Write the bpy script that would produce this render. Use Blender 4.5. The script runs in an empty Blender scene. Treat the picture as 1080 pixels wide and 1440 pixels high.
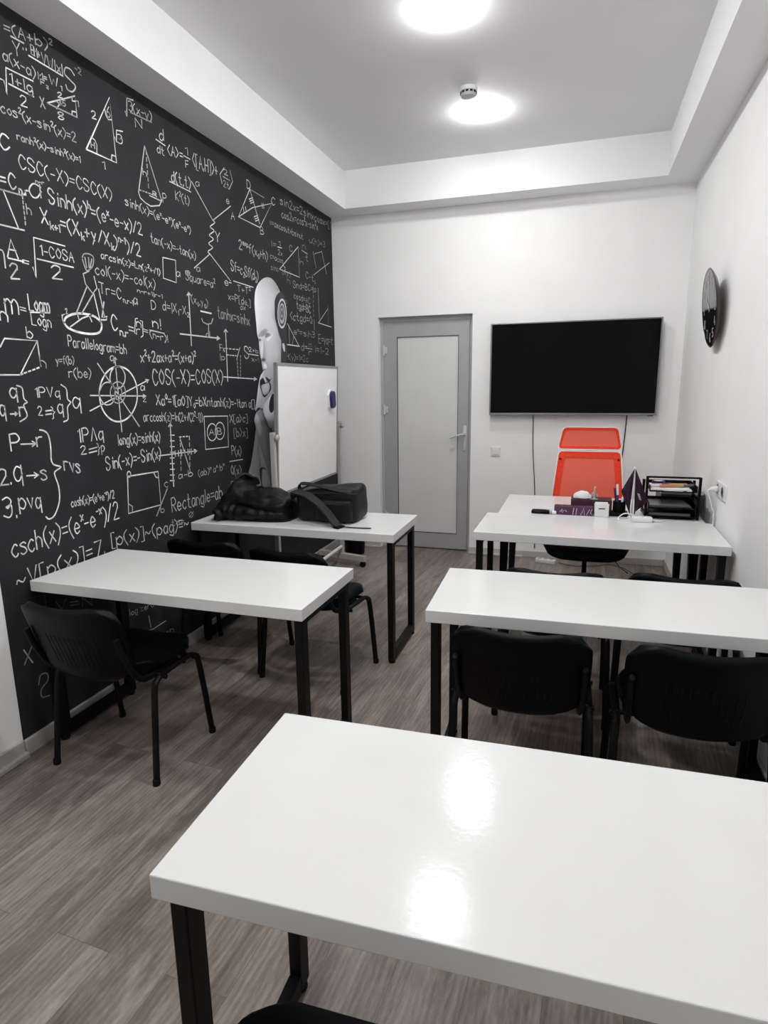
import bpy, bmesh, math, random
from mathutils import Vector, Matrix, noise
random.seed(7)
S = bpy.context.scene
COL = S.collection
PI = math.pi

# ---------------------------------------------------------------- camera, world, exposure
cam_data = bpy.data.cameras.new('camera')
cam = bpy.data.objects.new('camera', cam_data)
COL.objects.link(cam)
CY, CP, CR = math.radians(17.59), math.radians(-11.737), math.radians(-0.749)
fw = Vector((-math.sin(CY)*math.cos(CP), math.cos(CY)*math.cos(CP), math.sin(CP)))
rt = Vector((math.cos(CY), math.sin(CY), 0))
up = rt.cross(fw)
rt2 = rt*math.cos(CR) + up*math.sin(CR)
up2 = -rt*math.sin(CR) + up*math.cos(CR)
cam.matrix_world = Matrix(((rt2.x, up2.x, -fw.x, 2.1842), (rt2.y, up2.y, -fw.y, 0.11), (rt2.z, up2.z, -fw.z, 1.5302), (0, 0, 0, 1)))
cam_data.sensor_fit = 'VERTICAL'
cam_data.sensor_height = 24.0
cam_data.lens = 863.93/1440*24.0
cam_data.clip_start = 0.02
S.camera = cam
W_ = bpy.data.worlds.new('world'); S.world = W_
W_.use_nodes = True
W_.node_tree.nodes['Background'].inputs[0].default_value = (0.8, 0.8, 0.85, 1)
W_.node_tree.nodes['Background'].inputs[1].default_value = 0.05
S.view_settings.view_transform = 'Standard'
S.view_settings.look = 'None'
S.view_settings.gamma = 1.0
S.view_settings.use_curve_mapping = False
S.view_settings.exposure = 0.12
try:
    S.cycles.use_denoising = True
    S.cycles.denoiser = 'OPENIMAGEDENOISE'
    S.cycles.max_bounces = 14
    S.cycles.diffuse_bounces = 10
    S.cycles.sample_clamp_indirect = 6.0
except Exception:
    pass
LAMP = 140.0          # radiance of the lamp lenses
W, D, HS, H = 2.932, 5.556, 2.974, 3.266
YF = -1.3            # wall behind the viewer

# ---------------------------------------------------------------- materials
MATS = {}
def mat(name, col, rough=.5, metal=0., spec=.5, var=0., scale=8., bump=0., bscale=120., emit=0., coat=0.):
    if name in MATS: return MATS[name]
    m = bpy.data.materials.new(name); m.use_nodes = True
    nt = m.node_tree; b = nt.nodes['Principled BSDF']
    b.inputs['Base Color'].default_value = (*col, 1)
    b.inputs['Roughness'].default_value = rough
    b.inputs['Metallic'].default_value = metal
    b.inputs['Specular IOR Level'].default_value = spec
    if coat: b.inputs['Coat Weight'].default_value = coat; b.inputs['Coat Roughness'].default_value = .05
    tc = nt.nodes.new('ShaderNodeTexCoord')
    if var:
        n = nt.nodes.new('ShaderNodeTexNoise'); n.inputs['Scale'].default_value = scale; n.inputs['Detail'].default_value = 5
        r = nt.nodes.new('ShaderNodeMapRange')
        r.inputs[1].default_value = .3; r.inputs[2].default_value = .7
        r.inputs[3].default_value = 1-var; r.inputs[4].default_value = 1+var
        x = nt.nodes.new('ShaderNodeVectorMath'); x.operation = 'SCALE'; x.inputs[0].default_value = col
        nt.links.new(tc.outputs['Object'], n.inputs['Vector']); nt.links.new(n.outputs['Fac'], r.inputs[0])
        nt.links.new(r.outputs[0], x.inputs['Scale']); nt.links.new(x.outputs[0], b.inputs['Base Color'])
    if bump:
        n = nt.nodes.new('ShaderNodeTexNoise'); n.inputs['Scale'].default_value = bscale; n.inputs['Detail'].default_value = 3
        bp = nt.nodes.new('ShaderNodeBump'); bp.inputs['Strength'].default_value = bump; bp.inputs['Distance'].default_value = .004
        nt.links.new(tc.outputs['Object'], n.inputs['Vector']); nt.links.new(n.outputs['Fac'], bp.inputs['Height'])
        nt.links.new(bp.outputs[0], b.inputs['Normal'])
    if emit:
        b.inputs['Emission Color'].default_value = (1, .998, .99, 1); b.inputs['Emission Strength'].default_value = emit
    MATS[name] = m
    return m
def vcol_mat(name, rough=.6, mul=1., lo=.8, hi=1.15):
    m = bpy.data.materials.new(name); m.use_nodes = True
    nt = m.node_tree; b = nt.nodes['Principled BSDF']
    a = nt.nodes.new('ShaderNodeAttribute'); a.attribute_name = 'ink'
    n = nt.nodes.new('ShaderNodeTexNoise'); n.inputs['Scale'].default_value = 45; n.inputs['Detail'].default_value = 4
    tc = nt.nodes.new('ShaderNodeTexCoord'); nt.links.new(tc.outputs['Object'], n.inputs['Vector'])
    r = nt.nodes.new('ShaderNodeMapRange'); r.inputs[1].default_value = .3; r.inputs[2].default_value = .7
    r.inputs[3].default_value = mul*lo; r.inputs[4].default_value = mul*hi
    x = nt.nodes.new('ShaderNodeVectorMath'); x.operation = 'SCALE'
    nt.links.new(n.outputs['Fac'], r.inputs[0]); nt.links.new(a.outputs['Color'], x.inputs[0]); nt.links.new(r.outputs[0], x.inputs['Scale'])
    nt.links.new(x.outputs[0], b.inputs['Base Color']); b.inputs['Roughness'].default_value = rough
    b.inputs['Specular IOR Level'].default_value = .25
    return m
M_wall = mat('wall_paint', (.90, .90, .90), .7, spec=.15, var=.02, scale=3, bump=.25, bscale=90)
M_ceil = mat('ceiling_paint', (.84, .84, .845), .75, spec=.2, var=.015, scale=2, bump=.1, bscale=120)
M_mural = mat('mural_print', (.026, .026, .029), .6, spec=.12, var=.12, scale=4, bump=.12, bscale=160)
M_white = mat('white_laminate', (.70, .70, .70), .14, spec=.28, var=.015, scale=5, bump=.05, bscale=80)
M_black = mat('black_powder_coat', (.004, .004, .0042), .5, spec=.18, var=.2, scale=60)
M_plastic = mat('black_plastic', (.002, .002, .0022), .45, spec=.13, var=.2, scale=30, bump=.15, bscale=400)
M_rubber = mat('black_rubber', (.006, .006, .006), .7, spec=.2, var=.2, scale=50)
M_alu = mat('grey_aluminium', (.40, .40, .405), .4, metal=.05, var=.05, scale=6)
M_silver = mat('brushed_silver', (.5, .5, .5), .35, metal=.6, var=.06, scale=20)
M_glass = mat('frosted_glass', (.70, .705, .70), .14, spec=.5, var=.03, scale=3, bump=.03, bscale=300)
M_dark = mat('dark_gap', (.01, .01, .01), .8, var=.1)
M_screen = mat('screen_glass', (.002, .002, .0025), .15, spec=.1, var=.1)
M_bezel = mat('tv_bezel', (.22, .22, .225), .35, metal=.5, var=.05, scale=20)
M_board = mat('whiteboard_enamel', (.90, .90, .905), .22, spec=.5, var=.02, scale=6)
M_wplastic = mat('white_plastic', (.78, .78, .78), .35, var=.03, scale=20)
M_paper = mat('paper', (.75, .74, .73), .8, var=.05, scale=30)
M_red = mat('red_padding', (.82, .055, .024), .75, spec=.2, var=.1, scale=60)
M_purple = mat('purple_card', (.075, .02, .07), .5, var=.2, scale=30)
M_flag = mat('dark_purple_cloth', (.03, .014, .028), .8, spec=.15, var=.2, scale=60, bump=.2, bscale=300)
M_lens = mat('lamp_lens', (.9, .9, .9), .4, var=.01, emit=LAMP)
M_lens2 = mat('lamp_lens_front', (.9, .9, .9), .4, var=.01, emit=LAMP*1.45)
M_coat = mat('dark_quilted_fabric', (.0045, .0032, .0038), .5, spec=.22, var=.3, scale=20, bump=.5, bscale=60)
M_bag = mat('black_nylon', (.0045, .0045, .005), .5, spec=.28, var=.25, scale=30, bump=.35, bscale=250)
M_strap = mat('black_webbing', (.014, .014, .015), .7, spec=.3, var=.25, scale=60, bump=.5, bscale=200)
M_chalk = vcol_mat('chalk_print', .7, 1.2)
M_robot = vcol_mat('robot_print', .45, 1.08, .97, 1.03)
M_skirt = mat('baseboard_vinyl', (.40, .38, .36), .5, var=.12, scale=9)

def wood_floor():
    m = bpy.data.materials.new('oak_laminate'); m.use_nodes = True
    nt = m.node_tree; N = nt.nodes; Lk = nt.links; b = N['Principled BSDF']
    tc = N.new('ShaderNodeTexCoord')
    sw = N.new('ShaderNodeMapping'); sw.inputs['Rotation'].default_value = (0, 0, math.radians(-90+3))
    Lk.new(tc.outputs['Object'], sw.inputs['Vector'])
    br = N.new('ShaderNodeTexBrick'); br.offset = .37; br.inputs['Scale'].default_value = 1
    br.inputs['Brick Width'].default_value = 1.28; br.inputs['Row Height'].default_value = .19
    br.inputs['Mortar Size'].default_value = .0008; br.inputs['Mortar Smooth'].default_value = .3
    br.inputs['Color1'].default_value = (0, 0, 0, 1); br.inputs['Color2'].default_value = (1, 1, 1, 1); br.inputs['Mortar'].default_value = (.5, .5, .5, 1)
    br.inputs['Bias'].default_value = 0
    Lk.new(sw.outputs[0], br.inputs['Vector'])
    # grain stretched along the plank, shifted per plank
    off = N.new('ShaderNodeVectorMath'); off.operation = 'SCALE'; off.inputs['Scale'].default_value = 7.3
    Lk.new(br.outputs['Color'], off.inputs[0])
    ad = N.new('ShaderNodeVectorMath'); ad.operation = 'ADD'
    Lk.new(sw.outputs[0], ad.inputs[0]); Lk.new(off.outputs[0], ad.inputs[1])
    def stretched(sx, sy, detail, dist, rough=.55):
        mp = N.new('ShaderNodeMapping'); mp.inputs['Scale'].default_value = (sx, sy, 1)
        Lk.new(ad.outputs[0], mp.inputs['Vector'])
        n = N.new('ShaderNodeTexNoise'); n.inputs['Scale'].default_value = 1; n.inputs['Detail'].default_value = detail
        n.inputs['Distortion'].default_value = dist; n.inputs['Roughness'].default_value = rough
        Lk.new(mp.outputs[0], n.inputs['Vector']); return n
    g1 = stretched(1.7, 10, 10, 2.2, .68); g2 = stretched(30, 170, 3, .6, .6); g3 = stretched(.8, 5, 3, 1.2); g4 = stretched(9, 30, 6, 3, .65)
    mp = N.new('ShaderNodeMapping'); mp.inputs['Scale'].default_value = (1.1, 9, 1)
    Lk.new(ad.outputs[0], mp.inputs['Vector'])
    wv = N.new('ShaderNodeTexWave'); wv.wave_type = 'RINGS'; wv.inputs['Scale'].default_value = 1.9
    wv.inputs['Distortion'].default_value = 7; wv.inputs['Detail'].default_value = 3; wv.inputs['Detail Scale'].default_value = .8
    Lk.new(mp.outputs[0], wv.inputs['Vector'])
    def mth(op, a, b_):
        x = N.new('ShaderNodeMath'); x.operation = op
        for i, v in enumerate((a, b_)):
            if isinstance(v, (int, float)): x.inputs[i].default_value = v
            else: Lk.new(v, x.inputs[i])
        return x.outputs[0]
    s = mth('ADD', mth('MULTIPLY', g1.outputs['Fac'], .52), mth('MULTIPLY', g2.outputs['Fac'], .14))
    s = mth('ADD', s, mth('MULTIPLY', g4.outputs['Fac'], .15))
    s = mth('ADD', s, mth('MULTIPLY', g3.outputs['Fac'], .34))
    s = mth('ADD', s, mth('MULTIPLY', wv.outputs['Fac'], .05))
    sep = N.new('ShaderNodeSeparateColor'); Lk.new(br.outputs['Color'], sep.inputs[0])
    s = mth('ADD', s, mth('MULTIPLY', sep.outputs[0], .07))
    cr = N.new('ShaderNodeValToRGB')
    e = cr.color_ramp.elements
    e[0].position = .43; e[0].color = (.075, .058, .050, 1)
    e[1].position = .82; e[1].color = (.40, .355, .315, 1)
    x = cr.color_ramp.elements.new(.60); x.color = (.185, .153, .134, 1)
    Lk.new(s, cr.inputs[0])
    mx = N.new('ShaderNodeMix'); mx.data_type = 'RGBA'; Lk.new(br.outputs['Fac'], mx.inputs[0])
    Lk.new(cr.outputs[0], mx.inputs[6]); mx.inputs[7].default_value = (.085, .070, .062, 1)
    Lk.new(mx.outputs[2], b.inputs['Base Color'])
    b.inputs['Roughness'].default_value = .42; b.inputs['Specular IOR Level'].default_value = .35
    bp = N.new('ShaderNodeBump'); bp.inputs['Strength'].default_value = .12; bp.inputs['Distance'].default_value = .003
    Lk.new(s, bp.inputs['Height']); Lk.new(bp.outputs[0], b.inputs['Normal'])
    return m
M_floor = wood_floor()
def mesh_fabric():
    m = bpy.data.materials.new('red_mesh_fabric'); m.use_nodes = True
    nt = m.node_tree; b = nt.nodes['Principled BSDF']
    tc = nt.nodes.new('ShaderNodeTexCoord')
    ck = nt.nodes.new('ShaderNodeTexNoise'); ck.inputs['Scale'].default_value = 160
    r = nt.nodes.new('ShaderNodeMapRange'); r.inputs[3].default_value = .84; r.inputs[4].default_value = .98
    nt.links.new(tc.outputs['Object'], ck.inputs['Vector']); nt.links.new(ck.outputs['Fac'], r.inputs[0])
    nt.links.new(r.outputs[0], b.inputs['Alpha'])
    b.inputs['Base Color'].default_value = (.88, .14, .085, 1); b.inputs['Roughness'].default_value = .7
    return m
M_mesh = mesh_fabric()

# ---------------------------------------------------------------- helpers
def obj(name, bm, m, parent=None, loc=None, rotz=None, smooth=False, angle=None):
    bmesh.ops.recalc_face_normals(bm, faces=bm.faces)
    me = bpy.data.meshes.new(name); bm.to_mesh(me); bm.free()
    if smooth:
        me.shade_smooth()
        if angle: me.set_sharp_from_angle(angle=math.radians(angle))
    for x in (m if isinstance(m, (list, tuple)) else [m]): me.materials.append(x)
    o = bpy.data.objects.new(name, me); COL.objects.link(o)
    if parent: o.parent = parent
    if loc is not None: o.location = loc
    if rotz is not None: o.rotation_euler = (0, 0, rotz)
    return o
def tag(o, label, cat, group=None):
    o['label'] = label; o['category'] = cat
    if group: o['group'] = group
    return o
def thing(name, label, cat, loc=(0, 0, 0), rotz=0, group=None):
    o = bpy.data.objects.new(name, None); COL.objects.link(o)
    o.empty_display_size = .1
    o.location = loc; o.rotation_euler = (0, 0, rotz)
    return tag(o, label, cat, group)
def struct(o): o['kind'] = 'structure'; return o
def dup(root, loc, rotz, label):
    r = root.copy(); COL.objects.link(r); r.location = loc; r.rotation_euler = (0, 0, rotz); r['label'] = label
    for ch in list(root.children):
        c = ch.copy(); COL.objects.link(c); c.parent = r
        for g in list(ch.children):
            d = g.copy(); COL.objects.link(d); d.parent = c
    return r
def BM(): return bmesh.new()
def box(bm, x0, x1, y0, y1, z0, z1, bev=0., seg=2, mi=0, mtx=None):
    r = bmesh.ops.create_cube(bm, size=1)
    vs = r['verts']
    for v in vs:
        v.co = Vector(((x0+x1)/2+v.co.x*(x1-x0), (y0+y1)/2+v.co.y*(y1-y0), (z0+z1)/2+v.co.z*(z1-z0)))
    fs = list({f for v in vs for f in v.link_faces})
    if bev:
        es = list({e for v in vs for e in v.link_edges})
        rr = bmesh.ops.bevel(bm, geom=es, offset=bev, segments=seg, profile=.5, affect='EDGES')
        vs = list({v for f in rr['faces'] for v in f.verts} | {v for v in vs if v.is_valid})
        fs = list({f for v in vs for f in v.link_faces})
    if mi:
        for f in fs: f.material_index = mi
    if mtx is not None:
        for v in vs: v.co = mtx @ v.co
    return vs
def catmull(pts, n=6, closed=False):
    P = [Vector(p) for p in pts]; out = []
    N = len(P)
    if N < 3: return P
    rng = range(N if closed else N-1)
    for i in rng:
        p1, p2 = P[i], P[(i+1) % N]
        p0 = P[i-1] if (i > 0 or closed) else p1*2-p2
        p3 = P[(i+2) % N] if (i+2 < N or closed) else p2*2-p1
        for k in range(n):
            t = k/n
            out.append(.5*((2*p1)+(p2-p0)*t+(2*p0-5*p1+4*p2-p3)*t*t+(3*p1-p0-3*p2+p3)*t**3))
    if not closed: out.append(P[-1])
    return out
def sweep(bm, pts, r, seg=10, ry=None, upv=None, caps=True, smooth_n=0, radii=None):
    P = catmull(pts, smooth_n) if smooth_n else [Vector(p) for p in pts]
    rings = []; ref = Vector(upv) if upv else None
    for i, p in enumerate(P):
        t = (P[min(i+1, len(P)-1)]-P[max(i-1, 0)]).normalized()
        if ref is None:
            ref = Vector((0, 0, 1)) if abs(t.z) < .9 else Vector((1, 0, 0))
        a = (ref-t*ref.dot(t)).normalized(); b = t.cross(a)
        if not upv: ref = a
        s = radii[i] if radii else 1
        rings.append([bm.verts.new(p+a*(r*s*math.cos(k*2*PI/seg))+b*((ry or r)*s*math.sin(k*2*PI/seg))) for k in range(seg)])
    for A, B in zip(rings, rings[1:]):
        for k in range(seg): bm.faces.new((A[k], A[(k+1) % seg], B[(k+1) % seg], B[k]))
    if caps: bm.faces.new(rings[0][::-1]); bm.faces.new(rings[-1])
    return rings
def ribbon(bm, pts, w, th, upv, smooth_n=0):
    """flat strap: rectangle section, width along upv x tangent"""
    P = catmull(pts, smooth_n) if smooth_n else [Vector(p) for p in pts]
    rings = []
    for i, p in enumerate(P):
        t = (P[min(i+1, len(P)-1)]-P[max(i-1, 0)]).normalized()
        u = upv(i/(len(P)-1)) if callable(upv) else Vector(upv)
        a = (u-t*u.dot(t)).normalized(); b = t.cross(a)
        rings.append([bm.verts.new(p+a*x*th/2+b*y*w/2) for x, y in ((1, 1), (1, -1), (-1, -1), (-1, 1))])
    for A, B in zip(rings, rings[1:]):
        for k in range(4): bm.faces.new((A[k], A[(k+1) % 4], B[(k+1) % 4], B[k]))
    bm.faces.new(rings[0][::-1]); bm.faces.new(rings[-1])
def lathe(bm, prof, seg=32, mtx=None, caps=True):
    rings = []
    for r, z in prof:
        rings.append([bm.verts.new(Vector((r*math.cos(k*2*PI/seg), r*math.sin(k*2*PI/seg), z))) for k in range(seg)])
    fs = []
    for A, B in zip(rings, rings[1:]):
        for k in range(seg): fs.append(bm.faces.new((A[k], A[(k+1) % seg], B[(k+1) % seg], B[k])))
    if caps: bm.faces.new(rings[0][::-1]); bm.faces.new(rings[-1])
    if mtx is not None:
        for R_ in rings:
            for v in R_: v.co = mtx @ v.co
    return rings
def pillow(bm, nu, nv, pos, nrm, th):
    """closed padded panel; pos(s,t), nrm(s,t), th(s,t) with s,t in -1..1"""
    F = [[None]*(nv+1) for _ in range(nu+1)]; B = [[None]*(nv+1) for _ in range(nu+1)]
    for i in range(nu+1):
        for j in range(nv+1):
            s = -1+2*i/nu; t = -1+2*j/nv
            p = pos(s, t); n = nrm(s, t) if callable(nrm) else nrm
            edge = max(abs(s), abs(t)); h = th*math.sqrt(max(0, 1-edge**10))*.5
            if i in (0, nu) or j in (0, nv):
                F[i][j] = B[i][j] = bm.verts.new(p)
            else:
                F[i][j] = bm.verts.new(p+n*h); B[i][j] = bm.verts.new(p-n*h)
    for i in range(nu):
        for j in range(nv):
            bm.faces.new((F[i][j], F[i+1][j], F[i+1][j+1], F[i][j+1]))
            bm.faces.new((B[i][j], B[i][j+1], B[i+1][j+1], B[i+1][j]))
def rsq(s, t, r):
    """square -> rounded square of corner radius r (fraction of half side)"""
    def f(a, b):
        if abs(b) > 1-r:
            d = (abs(b)-(1-r))/r
            return a*(1-r+r*math.sqrt(max(0, 1-d*d*.98)))
        return a
    return f(s, t), f(t, s)
def poly_extrude(bm, pts, d, axis='y'):
    """extrude a 2D outline by thickness d"""
    mk = {'y': lambda p, k: Vector((p[0], k, p[1])), 'x': lambda p, k: Vector((k, p[0], p[1])), 'z': lambda p, k: Vector((p[0], p[1], k))}[axis]
    a = [bm.verts.new(mk(p, 0)) for p in pts]; b = [bm.verts.new(mk(p, d)) for p in pts]
    bm.faces.new(a[::-1]); bm.faces.new(b)
    n = len(pts)
    for i in range(n): bm.faces.new((a[i], a[(i+1) % n], b[(i+1) % n], b[i]))

# single-stroke handwriting: '~' marks a curved stroke; points are x digit + height char (p,q,r = -3,-2,-1; A = 10)
GL = {'A':'003A60 1454','B':'000A ~0A3A573505 ~0535624000','C':'~684A2A05204062','D':'000A ~0A3A67633000','E':'6A0A0060 0555','F':'000A6A 0555','H':'000A 606A 0555',
'I':'303A','K':'000A 6A05 0560','L':'0A0060','M':'000A358A80','N':'000A606A','O':'~3A0530653A','P':'000A ~0A4A674505','Q':'~3A0530653A 4260','R':'000A ~0A4A674505 2560',
'S':'~684A1A073563401002','T':'0A6A 3A30','V':'0A306A','W':'0A2047608A','X':'0A60 006A','Y':'0A356A 3530','Z':'0A6A0060',
'a':'~552603103053 5650','b':'0A00 ~043663402001','c':'~553603204051','d':'5A50 ~552603103053','e':'~03534526032051','f':'~5A4A2820 0646','g':'~552603103053 ~565q3p0q','h':'0A00 ~04265450',
'i':'2620 2829','k':'0A00 5602 2450','l':'1A10','m':'0600 ~04264440 ~44668480','n':'0600 ~04265450','o':'~3603305336','p':'060p ~043663402001','q':'~552603103053 565p','r':'0600 ~042656',
's':'~55360543512001','t':'2A213050 0646','u':'~06022052 5650','v':'063056','w':'0620456086','x':'0650 0056','y':'0630 561p','z':'06560050',
'0':'~3A0530653A','1':'082A20','2':'~082A5956 5600 0060','3':'~093A583525 ~2556523001','4':'4A0363 4A40','5':'6A1A05 ~0536633001','6':'~5A270330623504','7':'0A6A20','8':'~35083A683502306235','9':'~6735072A5A6750',
'=':'0353 0656','+':'0454 2721','-':'0444','/':'005A','|':'1A1q','[':'3A0A0q3q',']':'0A3A3q0q','(':'~3A07033q',')':'~0A37330q','}':'0A29265523222r0q','<':'4A0540','>':'0A4500',
'.':'0001','!':'1A13 1110',',':'110r','~':'~03154365','"':'0A07 2A27','Λ':'003A60','≡':'0252 0555 0858','√':'0515206A','Ø':'~3A0530653A 006A'}
HC = {'p': -3, 'q': -2, 'r': -1, 'A': 10}
def strokes(text):
    """-> list of polylines in units of a tenth of the capital height, and the total width"""
    out = []; x = 0.; mode = 0; i = 0
    while i < len(text):
        ch = text[i]
        if ch in '^_' and i+1 < len(text) and text[i+1] == '{': mode = 1 if ch == '^' else -1; i += 2; continue
        if ch == '}' and mode: mode = 0; i += 1; continue
        k = .55 if mode else 1.; dy = 6. if mode == 1 else (-2.5 if mode == -1 else 0.)
        g = GL.get(ch)
        if g is None: x += 4*k; i += 1; continue
        wd = 0
        for st in g.split(' '):
            cv = st[0] == '~'; st = st.lstrip('~')
            pts = [(int(st[j]), HC.get(st[j+1], None) if st[j+1] in HC else int(st[j+1])) for j in range(0, len(st), 2)]
            wd = max(wd, max(p[0] for p in pts))
            if cv: pts = [(q.x, q.y) for q in catmull([(p[0], p[1], 0) for p in pts], 5)]
            jx, jy = random.uniform(-.3, .3), random.uniform(-.3, .3)
            out.append([(x+(p[0]+jx)*k, dy+(p[1]+jy)*k) for p in pts])
        x += (wd+2.2)*k; i += 1
    return out, max(x-2.2, 1.)
def stroke_mesh(bm, pts, w, to3d, lay=None, ink=1.):
    """flat ribbon along 2D pts; to3d(p) places it"""
    P = [Vector((p[0], p[1], 0)) for p in pts]
    P = [p for i, p in enumerate(P) if i == 0 or (p-P[i-1]).length > 1e-5]
    if len(P) < 2: return
    prev = None
    for i, p in enumerate(P):
        t = (P[min(i+1, len(P)-1)]-P[max(i-1, 0)])
        if t.length < 1e-7: t = P[i]-P[i-1]
        t.normalize(); n = Vector((-t.y, t.x, 0))*w/2
        q = p-t*w*.3 if i == 0 else (p+t*w*.3 if i == len(P)-1 else p)
        cur = (bm.verts.new(to3d(q+n)), bm.verts.new(to3d(q-n)))
        if lay is not None:
            c = ink*(.75+.35*noise.noise(Vector((p.x*40, p.y*40, len(pts)))))
            for v in cur: v[lay] = (c, c, c, 1)
        if prev: bm.faces.new((prev[0], prev[1], cur[1], cur[0]))
        prev = cur
def write(bm, text, h, w, stroke, to3d):
    """short inscription, h high and w wide"""
    st, tw = strokes(text)
    for s in st: stroke_mesh(bm, [(p[0]/tw*w, p[1]*h/10) for p in s], stroke, to3d)
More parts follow.
